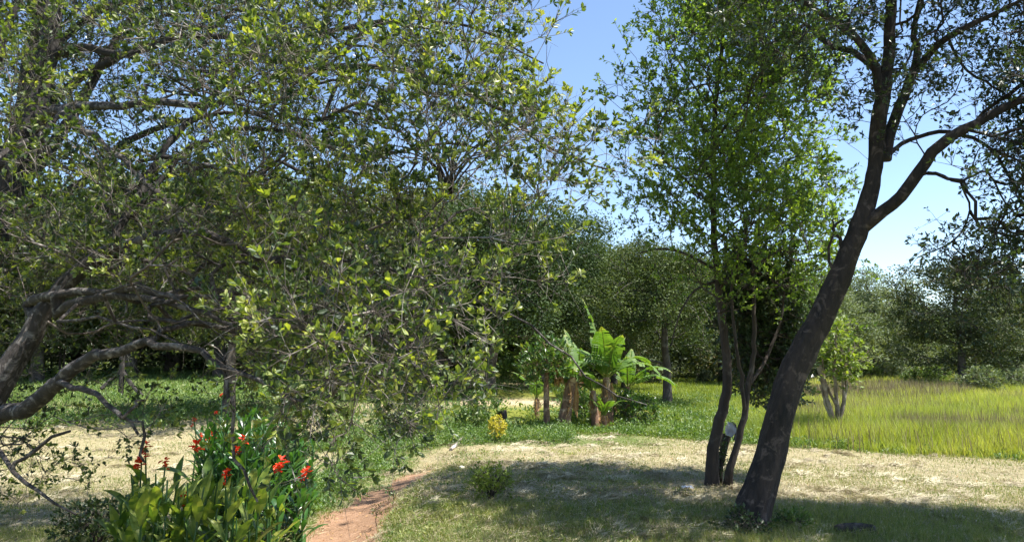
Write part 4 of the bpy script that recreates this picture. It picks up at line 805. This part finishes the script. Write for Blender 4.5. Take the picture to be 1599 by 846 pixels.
# ---------------------------------------------------------------- banana plants
def banana_leaf_mesh(L, Wd, droop, seed, torn=.5, fold=.35):
    r = np.random.default_rng(seed); n = 22; g = Geo(); ang = R(74); p = np.array([0., 0, 0]); pts = []; st = L / n
    for i in range(n + 1):
        pts.append((p.copy(), ang)); p = p + st * np.array([0, math.cos(ang), math.sin(ang)]); ang -= droop / n * (0.35 + 1.6 * i / n)
    def wd(u): return Wd * (math.sin(min(1, max(0, (u - .1) / .9)) ** .62 * math.pi) ** .75 + .012)
    sag = {-1: 0., 1: 0.}
    for s_ in (-1, 1):
        for i in range(2, n):
            u0, u1 = i / n, (i + 1) / n
            if r.random() < torn * .55: sag[s_] = r.uniform(-.15, .75) * torn
            gap = .14 * st if r.random() < torn else 0
            def edge(k, u, g_):
                q, a = pts[k]; T = np.array([0, math.cos(a), math.sin(a)]); Nn = np.array([0, -math.sin(a), math.cos(a)]); w_ = wd(u)
                f = fold - sag[s_] * 1.4
                rows = [q + T * g_ * .2, q + np.array([s_ * w_ * .5 * math.cos(f), 0, 0]) + Nn * w_ * .5 * math.sin(f) + T * (g_ + w_ * .12)]
                f2 = f - .5; rows.append(rows[1] + np.array([s_ * w_ * .5 * math.cos(f2), 0, 0]) + Nn * w_ * .5 * math.sin(f2) + T * w_ * .12); return rows
            a_, b_ = edge(i, u0, gap), edge(i + 1, u1, -gap)
            V = a_ + b_; F_ = [(0, 1, 4, 3), (1, 2, 5, 4)] if s_ > 0 else [(0, 3, 4, 1), (1, 4, 5, 2)]
            g.add(V, F_, float(np.clip(r.normal(.45, .12) + (.35 if i > n - 3 else 0), 0, 1)))
    V, F_ = tube([q for q, a in pts], np.linspace(.022, .005, n + 1), 5); g.add(V, F_, .95)
    return g
BL = {}
def banana(px, py, hstem, stem_r, lvs, label, lean=0.0, d=None, mat='banana', skirt=3):
    p = on(px, py); root = thing('banana_plant', label, 'banana plant', p, 'banana plants at the lawn edge')
    n = 9; z = np.linspace(0, 1, n); P = np.stack([lean * z ** 1.5, 0 * z, -.05 + hstem * z], -1); rr = stem_r * (1.25 - .6 * z) * (1 + .06 * np.sin(z * 23))
    g = Geo(); g.add(*tube(P, rr, 12, lobes=.09)); g.obj('pseudostem', M['peel'], root, smooth=True)
    for az, L, Wd, droop, torn, tilt in lvs:
        gg = banana_leaf_mesh(L, Wd, droop, int(az * 7 + L * 100 + px), min(.9, torn + .25)); o = gg.obj('leaf', M[mat], root)
        o.location = (lean * .98, 0, hstem * .95 - .05); o.rotation_euler = (R(tilt), 0, R(az))
    for k in range(skirt):
        gg = banana_leaf_mesh(hstem * rng.uniform(.5, .8), .09, .7, k + 50, .9); o = gg.obj('dead_leaf', M['dead_leaf'], root)
        o.location = (lean * .8 + stem_r * math.cos(k * 2.2), stem_r * math.sin(k * 2.2), hstem * .85); o.rotation_euler = (R(-155), R(rng.uniform(-8, 8)), R(k * 126 + 20))
# az: direction in degrees, 0 = away, 90 = to the left, -90 = to the right, 180 = toward camera
banana(950, 668, 1.25, .12, [(85, 2.05, .26, .25, .5, 6), (60, 1.6, .3, 1.6, .5, -12), (165, 1.5, .34, .7, .5, 0), (-75, 1.5, .3, 1.9, .2, -18), (-100, 1.7, .28, 2.2, .3, -30), (200, 1.4, .32, .9, .4, -2), (20, 1.4, .2, .8, .2, -5), (-60, 1.2, .17, .5, .1, -3), (105, 1.5, .28, 2.0, .4, -25)], 'tallest banana plant, its torn top leaf reaching up left above the others', lean=-.03)
banana(975, 664, 1.0, .09, [(-90, 1.6, .26, 2.1, .2, -35), (-120, 1.4, .28, 1.6, .3, -20), (170, 1.1, .2, .8, .3, -8), (-20, 1.2, .19, .7, .2, 0), (80, 1.0, .18, 1.5, .5, -10)], 'banana plant at the right of the clump with leaves drooping over the meadow', lean=.1)
banana(930, 670, .95, .09, [(85, 1.4, .28, 1.6, .5, -15), (110, 1.4, .26, 2.0, .6, -20), (160, 1.0, .17, 1.4, .5, -14), (30, 1.1, .18, .9, .2, -5), (70, .9, .17, 2.4, .5, -30)], 'left banana plant of the clump, shorter with ragged leaves', lean=-.06)
banana(944, 672, .40, .06, [(200, .7, .13, 1.3, .3, -10), (90, .7, .12, 1.0, .3, -10), (-90, .7, .12, 1.2, .3, -15), (140, .6, .12, .8, .3, 0)], 'young banana sucker at the front of the clump')
banana(880, 670, 1.25, .14, [(100, 1.2, .2, 2.4, .6, -25), (-80, 1.3, .22, 2.2, .5, -15), (10, 1.3, .22, .6, .2, -2), (60, 1.2, .2, .8, .2, -3), (180, 1.0, .2, 1.8, .5, -20)], 'thick brown peeling banana trunk leaning right, with few leaves', lean=.22, skirt=5)
banana(905, 645, 1.3, .07, [(90, 1.2, .22, .7, .3, -2), (60, 1.3, .22, .4, .3, 4), (-60, 1.2, .2, 1.8, .5, -20), (90, 1.0, .16, .7, .3, -2), (-90, 1.0, .16, 1.2, .6, -8), (180, .9, .16, .9, .4, -4), (20, 1.0, .15, .6, .2, 0)], 'slim banana plant standing farther back between the two trunks')
banana(838, 655, .6, .06, [(90, 1.0, .18, 1.0, .4, -5), (-70, 1.1, .2, 1.2, .4, -8), (180, .9, .17, .9, .4, -4), (10, 1.0, .18, .7, .3, 0)], 'low young banana plant left of the first brown stem')
def dead_frond(label, px, py, d, h, w_):
    c = at(px, py, d); root = thing('dead_leaf_bunch', label, 'dead leaves', c); g = None
    for k in range(7):
        gg = banana_leaf_mesh(h * rng.uniform(.7, 1.0), w_, .8, 90 + k, .9); o = gg.obj('dead_leaf', M['dead_leaf'], root); o.rotation_euler = (R(-150 + rng.uniform(-15, 15)), 0, R(k * 51))
dead_frond('orange-brown dead banana leaves hanging beside the peeling trunk', 872, 568, 17.4, .62, .09)
# leafy bushes filling in round the banana feet
shrub('leafy_shrub', 'green leafy bush tucked round the feet of the banana clump', 'shrub', 985, 668, .8, .7, 6, 120, .10, .42, M['leaf_croton'], M['bark_mid'], ntw=3, tlen=.14, nl=6, tr=.003, zlow=.05)
shrub('leafy_shrub', 'green bush between the peeling banana trunk and the main clump', 'shrub', 912, 660, .8, .4, 5, 70, .10, .42, M['leaf_croton'], M['bark_mid'], ntw=3, tlen=.14, nl=6, tr=.003, zlow=.1)
# ---------------------------------------------------------------- stumps, poles, log, litter
def tube_thing(name, label, cat, rows, mat, sides=12, lobes=.07, part='trunk'):
    P = np.array(rows); root = thing(name, label, cat, P[0][:3]); Q = catmull(P, .06); V, F_ = tube(Q[:, :3] - P[0][:3], Q[:, 3], sides, cap=True, lobes=lobes)
    g = Geo(); g.add(V, F_); g.obj(part, mat, root, smooth=False); return root
p = on(784, 670)
st = tube_thing('tree_stump', 'short weathered tree stump in the weeds left of the bananas', 'stump', [(p.x, p.y, p.z - .1, .17), (p.x, p.y, p.z + .12, .13), (p.x + .01, p.y, p.z + .3, .12), (p.x + .0, p.y, p.z + .42, .10)], M['bark_lean'], lobes=.14)
# broken stub with pale cut face and a cloth
p = on(1120, 752); d = p.y - .1
rt = thing('broken_stub', 'short broken branch stub standing between the slender trunk and its thin neighbour', 'stump', p)
V, F_ = tube(np.array([r_[:3] for r_ in px_limb([(1118, 754, d, 12), (1124, 728, d, 11), (1131, 700, d, 11), (1136, 680, d, 12)])]) - np.array(p), [.055, .048, .048, .05], 10, cap=True, lobes=.1); g = Geo(); g.add(V, F_); g.obj('stem', M['bark_mid'], rt)
V, F_ = tube(np.array([r_[:3] for r_ in px_limb([(1128, 706, d, 7), (1127, 690, d, 7), (1129, 676, d, 6)])]) - np.array(p), [.03, .028, .024], 8, cap=True, lobes=.1); g = Geo(); g.add(V, F_); g.obj('side_stub', M['bark_mid'], rt)
c = at(1140, 670, d)
V = []; F_ = []; nn = 9
for i in range(nn):
    for k in range(nn):
        u, v = i / (nn - 1) - .5, k / (nn - 1) - .5; e = 1 - .35 * (abs(u) ** 2 + abs(v) ** 2) * 2
        V.append((u * .155 * e + v * .05, .05 * math.cos(u * 4.5) - .02 * math.sin(v * 9 + u * 4), v * .21 * e - u * .05 + .01 * math.sin(u * 13)))
V += [(x, y + .012, z) for x, y, z in V]
for i in range(nn - 1):
    for k in range(nn - 1):
        a = i * nn + k; F_.append((a, a + 1, a + nn + 1, a + nn)); b_ = a + nn * nn; F_.append((b_, b_ + nn, b_ + nn + 1, b_ + 1))
for i in range(nn - 1):
    for a, b_ in (((i) * nn, (i + 1) * nn), (i * nn + nn - 1, (i + 1) * nn + nn - 1), (i, i + 1), ((nn - 1) * nn + i, (nn - 1) * nn + i + 1)): F_.append((a, b_, b_ + nn * nn, a + nn * nn))
cloth = plain_mat('cloth', (.42, .42, .46), (.6, .6, .64), .8, 20)
rt = thing('hanging_cloth', 'pale grey rag draped on the broken stub beside the slender tree', 'cloth', c); g = Geo(); g.add(V, F_); g.obj('cloth', cloth, rt, smooth=True)
dkc = plain_mat('dark_cloth', (.06, .06, .07), (.14, .14, .15), .8, 20)
V, F_ = tube([(.035, .0, .1), (.075, 0, .06), (.085, 0, -.02), (.07, 0, -.10), (.05, 0, -.14)], [.008, .012, .014, .02, .012], 7, lobes=.15); g = Geo(); g.add(V, F_); g.obj('dark_hem', dkc, rt, smooth=True)
# dark log lower right
a, b_ = on(1305, 833), on(1366, 833)
tube_thing('fallen_log', 'short dark log lying in the shade at the lower right', 'log', [(a.x, a.y, a.z + .04, .035), (a.x + .03, a.y, a.z + .045, .045), ((a.x + b_.x) / 2, a.y + .03, a.z + .05, .048), (b_.x - .02, b_.y, b_.z + .045, .04), (b_.x, b_.y, b_.z + .04, .02)], M['bark_dark_shade'], lobes=.08, part='wood')
# pale broken branch on the verge
a = on(704, 704); q1 = on(722, 690); q2 = on(752, 688)
tube_thing('broken_branch', 'pale broken branch lying on the cut grass beside the path', 'branch', [(a.x, a.y, a.z + .03, .03), ((a.x + q1.x) / 2, (a.y + q1.y) / 2, a.z + .07, .035), (q1.x, q1.y, q1.z + .09, .02)], M['dead_wood'], sides=8, part='wood')
tube_thing('broken_branch', 'thin reddish stick lying behind the pale broken branch', 'branch', [(q1.x - .05, q1.y, q1.z + .03, .014), ((q1.x + q2.x) / 2, q1.y + .05, q1.z + .05, .014), (q2.x, q2.y, q2.z + .04, .008)], M['peel'], sides=7, part='wood')
p = on(721, 733); bpyv = rand_dir(26); 
def lump(name, label, cat, p, r_, mat, sq=.8, seed=1):
    import bmesh
    bm = bmesh.new(); bmesh.ops.create_icosphere(bm, subdivisions=2, radius=1); rr = random.Random(seed)
    for v in bm.verts: v.co = Vector((v.co.x * r_[0], v.co.y * r_[1], v.co.z * r_[2])) * rr.uniform(.85, 1.1)
    me = bpy.data.meshes.new(name); bm.to_mesh(me); bm.free(); me.materials.append(mat); o = link(name, me); o.location = (p.x, p.y, p.z + r_[2] * .7); o['label'] = label; o['category'] = cat
lump('pale_stone', 'small cream-coloured stone in the short grass beside the path', 'stone', p, (.045, .04, .035), plain_mat('stone', (.4, .38, .28), (.6, .58, .45)), seed=3)
# white crumpled litter
p = on(1073, 765); rt = thing('paper_litter', 'crumpled white scrap of litter on the shaded grass by the slender tree', 'litter', p)
wm = plain_mat('white_paper', (.62, .63, .66), (.8, .8, .82), .6, 30); bm_ = plain_mat('dark_print', (.05, .05, .06), (.1, .1, .12), .6, 30)
for (ox, sx, sz, m_) in ((-.035, .04, .035, wm), (.02, .05, .04, wm), (-.005, .015, .03, bm_), (.06, .02, .02, wm)):
    V = []; F_ = []
    for i in range(5):
        for k in range(4): V.append((ox + (i / 4 - .5) * sx * 1.6, (k / 3 - .5) * .08 + rng.normal() * .004, .015 + sz * abs(math.sin(i * 1.9 + k * 1.3 + ox * 40)) + .004))
    for i in range(4):
        for k in range(3): q = i * 4 + k; F_.append((q, q + 4, q + 5, q + 1))
    g = Geo(); g.add(V, F_); g.obj('paper', m_, rt)
# propped wooden posts in the left background
c = on(188, 618)
rt = thing('propped_post', 'upright wooden post held by two slanting props on the green lawn at left', 'post', c); dd = c.y
for nm, pts in (('post', [(188, 622, dd, 8), (190, 590, dd, 8), (191, 553, dd, 8)]), ('prop', [(158, 607, dd - .3, 6), (175, 591, dd, 6), (191, 576, dd, 6)]), ('prop', [(222, 618, dd - .3, 6), (205, 600, dd, 6), (192, 581, dd, 6)])):
    Q = catmull(np.array(px_limb(pts)), .15); V, F_ = tube(Q[:, :3] - np.array(c), Q[:, 3], 8, cap=True, lobes=.06); g = Geo(); g.add(V, F_); g.obj(nm, M['bark_dark_shade'], rt)
for px, lab in ((92, 'short wooden post on the left lawn, seen through the near fork, left one'), (98, 'slimmer wooden post on the left lawn, seen through the near fork, right one')):
    c = on(px, 590); tube_thing('wooden_post', lab, 'post', [(c.x, c.y, c.z - .1, .05), (c.x, c.y, c.z + .5, .05), (c.x, c.y, c.z + mh(590, 545, c.y), .045)], M['bark_bg'], sides=8, lobes=.04, part='post')
# ---------------------------------------------------------------- cannas
def canna_leaf(L, W_, bend, tint0, seed):
    r = np.random.default_rng(seed); n = 6; g = Geo(); p = np.array([0., 0, 0]); a = R(72); P = []
    for i in range(n + 1): P.append((p.copy(), a)); p = p + L / n * np.array([0, math.cos(a), math.sin(a)]); a -= bend / n * (.5 + i / n)
    V = []; F_ = []; prof = [.18, .62, .95, 1.0, .78, .42, .02]; tw = r.uniform(-.5, .5)
    for i, (q, a_) in enumerate(P):
        w_ = W_ * prof[i] * .5; Nn = np.array([0, -math.sin(a_), math.cos(a_)]); X = np.array([math.cos(tw * i / n), 0, 0]) + Nn * math.sin(tw * i / n)
        wave = .12 * math.sin(i * 1.7 + seed)
        V += [q - X * w_ + Nn * w_ * (.38 + wave), q, q + X * w_ + Nn * w_ * (.38 - wave)]
    for i in range(n):
        b = i * 3; F_ += [(b, b + 1, b + 4, b + 3), (b + 1, b + 2, b + 5, b + 4)]
    for i in range(n): g.add(V, [F_[2 * i]], float(np.clip(tint0 + r.normal() * .16 + (.12 if i % 2 else -.08), 0, 1))) if i == 0 else (g.V.append(np.zeros((0, 3))), g.F[4].append(np.array([F_[2 * i]])), g.T[4].append(np.array([float(np.clip(tint0 + r.normal() * .16 + (.12 if i % 2 else -.08), 0, 1))])))
    for i in range(n): g.F[4].append(np.array([F_[2 * i + 1]])); g.T[4].append(np.array([float(np.clip(tint0 + r.normal() * .16, 0, 1))]))
    return g
def canna_variants(mat, n, L, W_, t0, t1):
    return [canna_leaf(L * rng.uniform(.85, 1.15), W_ * rng.uniform(.85, 1.15), rng.uniform(.3, 1.7), float(rng.uniform(t0, t1)), k).mesh('leaf', M[mat], True) for k in range(n)]
def bloom_mesh(seed):
    r = np.random.default_rng(seed); g = Geo()
    for k in range(14):
        a = k * 2.4 + r.uniform(-.3, .3); el = r.uniform(-.1, 1.2); L = r.uniform(.035, .07); D = np.array([math.cos(a) * math.cos(el), math.sin(a) * math.cos(el), math.sin(el)])
        X = norm(np.cross(D, [0, 0, 1.])); N = np.cross(X, D); o = np.array([r.uniform(-.02, .02), r.uniform(-.02, .02), r.uniform(-.06, .05)])
        V = [o, o + D * L * .5 - X * L * .32 + N * .008, o + D * L * .95 - X * L * .22 - N * .012, o + D * L * 1.05 - N * .02, o + D * L * .95 + X * L * .25 - N * .006, o + D * L * .5 + X * L * .34 + N * .01]
        g.add(V, [(0, 3, 2, 1), (0, 5, 4, 3)], float(np.clip(r.normal(.45, .3), 0, 1)))
    return g.mesh('flower', M['flower'], False)
blooms = [bloom_mesh(k) for k in range(4)]
stem_cache = {}
def canna(x, y, h, lm, nl, label, group, flower=False, bloom_s=1.0, leaf_s=1.0, matst='canna_g'):
    z = float(ground(x, y)); rt = thing('canna_plant', label, 'plant', (x, y, z), group)
    lx, ly = rng.uniform(-.08, .08, 2); n = 6; zz = np.linspace(0, 1, n); P = np.stack([lx * zz ** 2, ly * zz ** 2, h * zz - .02], -1)
    g = Geo(); g.add(*tube(P, .013 - .006 * zz, 6)); g.obj('stem', M[matst], rt, smooth=True)
    top = .82 if flower else 1.0
    for k in range(nl):
        u = (.08 + .9 * (k + .5) / nl) * top; o = link('leaf', lm[rng.integers(len(lm))], rt); o.location = (lx * u * u, ly * u * u, h * u * .92)
        s_ = leaf_s * rng.uniform(.6, 1.0) * (1 - .25 * u); o.scale = (s_, s_, s_); o.rotation_euler = (R(rng.uniform(-28, 2)), R(rng.uniform(-12, 12)), k * 2.5 + rng.uniform(-.4, .4))
    if flower:
        o = link('flower', blooms[rng.integers(4)], rt); o.location = P[-1]; o.scale = (bloom_s,) * 3; o.rotation_euler = (rng.uniform(-.3, .3), rng.uniform(-.3, .3), rng.uniform(0, 6))
        if rng.random() < .6: o = link('flower', blooms[rng.integers(4)], rt); o.location = P[-1] - np.array([.02, 0, .06]); o.scale = (bloom_s * .8,) * 3; o.rotation_euler = (0, .3, rng.uniform(0, 6))
lmy = canna_variants('canna_y', 12, .44, .115, .1, .75); lmg = canna_variants('canna_g', 12, .36, .075, .1, .9)
def by_top(px, ptop, d):
    v = at(px, ptop, d); return v.x, d, v.z - float(ground(v.x, d))
# plants with flowers, each at its pixel
FL = [(222, 710, 6.5, 'y', 'yellow-striped canna with a big orange-red bloom, leftmost flower of the bed'), (236, 692, 6.7, 'y', 'canna with an upright red bloom just above the leftmost flower'),
      (252, 722, 6.3, 'y', 'canna with a small wilting red flower low beside the leftmost blooms'), (299, 694, 6.7, 'y', 'canna with a bright red double bloom in the middle of the yellow-striped bed'),
      (281, 774, 5.9, 'y', 'short canna with a dark red flower low in the front of the bed'), (362, 737, 6.4, 'y', 'canna with a small orange flower between the striped and the green plants'),
      (391, 682, 7.0, 'y', 'canna with a yellow-orange bloom at the top centre of the bed'), (436, 719, 6.8, 'g', 'canna with the largest red bloom, on the dark green right half of the bed'),
      (322, 676, 8.2, 'g', 'canna with a row of dull red flowers at the back of the bed, left one'), (338, 678, 8.0, 'g', 'canna with dull red flowers at the back of the bed, middle one'), (356, 664, 8.3, 'g', 'canna with faded red flowers behind the hanging stem'),
      (342, 642, 8.8, 'g', 'tall back canna with a small red flower under the pale bough'), (318, 652, 8.8, 'g', 'tall back canna with a faded pink-red flower, farthest left of the back row'),
      (352, 615, 9.0, 'g', 'highest red canna flower at the back, beside the brown tree trunk'), (378, 700, 7.4, 'g', 'canna with a thin red spike left of the yellow-orange bloom'), (474, 734, 7.4, 'g', 'canna with a small orange-brown flower on the path side of the bed'), (461, 738, 7.3, 'g', 'canna with a tiny faded flower left of the orange-brown one')]
for px, pt, d, kd, lab in FL:
    x, y, h = by_top(px, pt, d); canna(x, y, h, lmy if kd == 'y' else lmg, 7 if kd == 'y' else 12, lab, 'cannas in the flower bed', True,   .42 if d > 8 else (.92 if 'largest' in lab or 'bright' in lab or 'big' in lab else .7), 1.0)
n = 0
while n < 44:
    px = rng.uniform(165, 440); pt = np.interp(px, [165, 210, 270, 330, 400, 440], [770, 715, 705, 690, 715, 745]) + abs(rng.normal()) * 45; d = rng.uniform(5.6, 7.0)
    x, y, h = by_top(px, pt, d)
    if h < .25: continue
    canna(x, y, h * .9, lmy, 6, 'leafy yellow-striped canna without flowers in the front left of the bed', 'yellow-striped cannas without flowers', leaf_s=rng.uniform(.8, 1.1)); n += 1
n = 0
while n < 105:
    px = rng.uniform(318, 540); d = rng.uniform(7.2, 9.6); pt = np.interp(px, [318, 350, 400, 450, 490, 540], [662, 632, 622, 636, 665, 735]) + abs(rng.normal()) * 50
    x, y, h = by_top(px, pt, d)
    if h < .25 or x > pathx(y) - .56: continue
    canna(x, y, h * .98, lmg, 15, 'dense dark green canna without flowers at the back right of the bed by the path', 'dark green cannas without flowers', leaf_s=rng.uniform(.8, 1.15)); n += 1
shrub('bed_shrub', 'small shrub with fine dark leaves at the shaded left end of the flower bed', 'shrub', 150, 858, .45, .4, 6, 110, .05, .5, M['leaf_dark'], M['bark_mid'], ntw=3, tlen=.1, nl=6, zlow=0)
shrub('bed_shrub', 'low leafy shrub filling the shaded front of the flower bed', 'shrub', 400, 868, .5, .45, 6, 120, .05, .5, M['leaf_dark'], M['bark_mid'], ntw=3, tlen=.1, nl=6, zlow=0)
shrub('bed_shrub', 'loose twiggy shrub with fine leaves above the largest red bloom', 'shrub', 432, 800, 1.25, .35, 4, 110, .045, .5, M['leaf_croton'], M['bark_mid'], ntw=3, tlen=.1, nl=5, zlow=.3)
LB = {'meadow_weeds': 'green broad-leaved weeds in the meadow between bananas and leaning tree', 'distant_scrub': 'dense low scrub under the farthest trees', 'fallen_leaves': 'dry brown leaves scattered on the path and grass', 'loose_hay': 'loose rolls of raked hay lying on the mown lawn', 'ground': 'gently sloping ground with mown dry lawn, red dirt path and meadow', 'dry_cut_grass': 'pale dry grass clippings scattered over the mown lawn', 'short_green_grass': 'short green grass growing through the mown lawn', 'rough_green_turf': 'bright green rough turf in the left background',
      'meadow_grass': 'tall yellow-green meadow grass across the right middle distance', 'brown_seed_grass': 'brown seeding grass in front of the big dark tree', 'dry_meadow_stalks': 'thin dry stalks standing among the meadow grass',
      'verge_weeds': 'green weeds along the path verge and the lawn edge', 'far_left_undergrowth': 'low undergrowth below the background trees', 'low_clover_patches': 'small leafy patches in the near grass beside the path'}
for o in bpy.data.objects:
    if o.name in LB: o['label'] = LB[o.name]; o['category'] = 'ground cover' if o.name != 'ground' else 'ground'
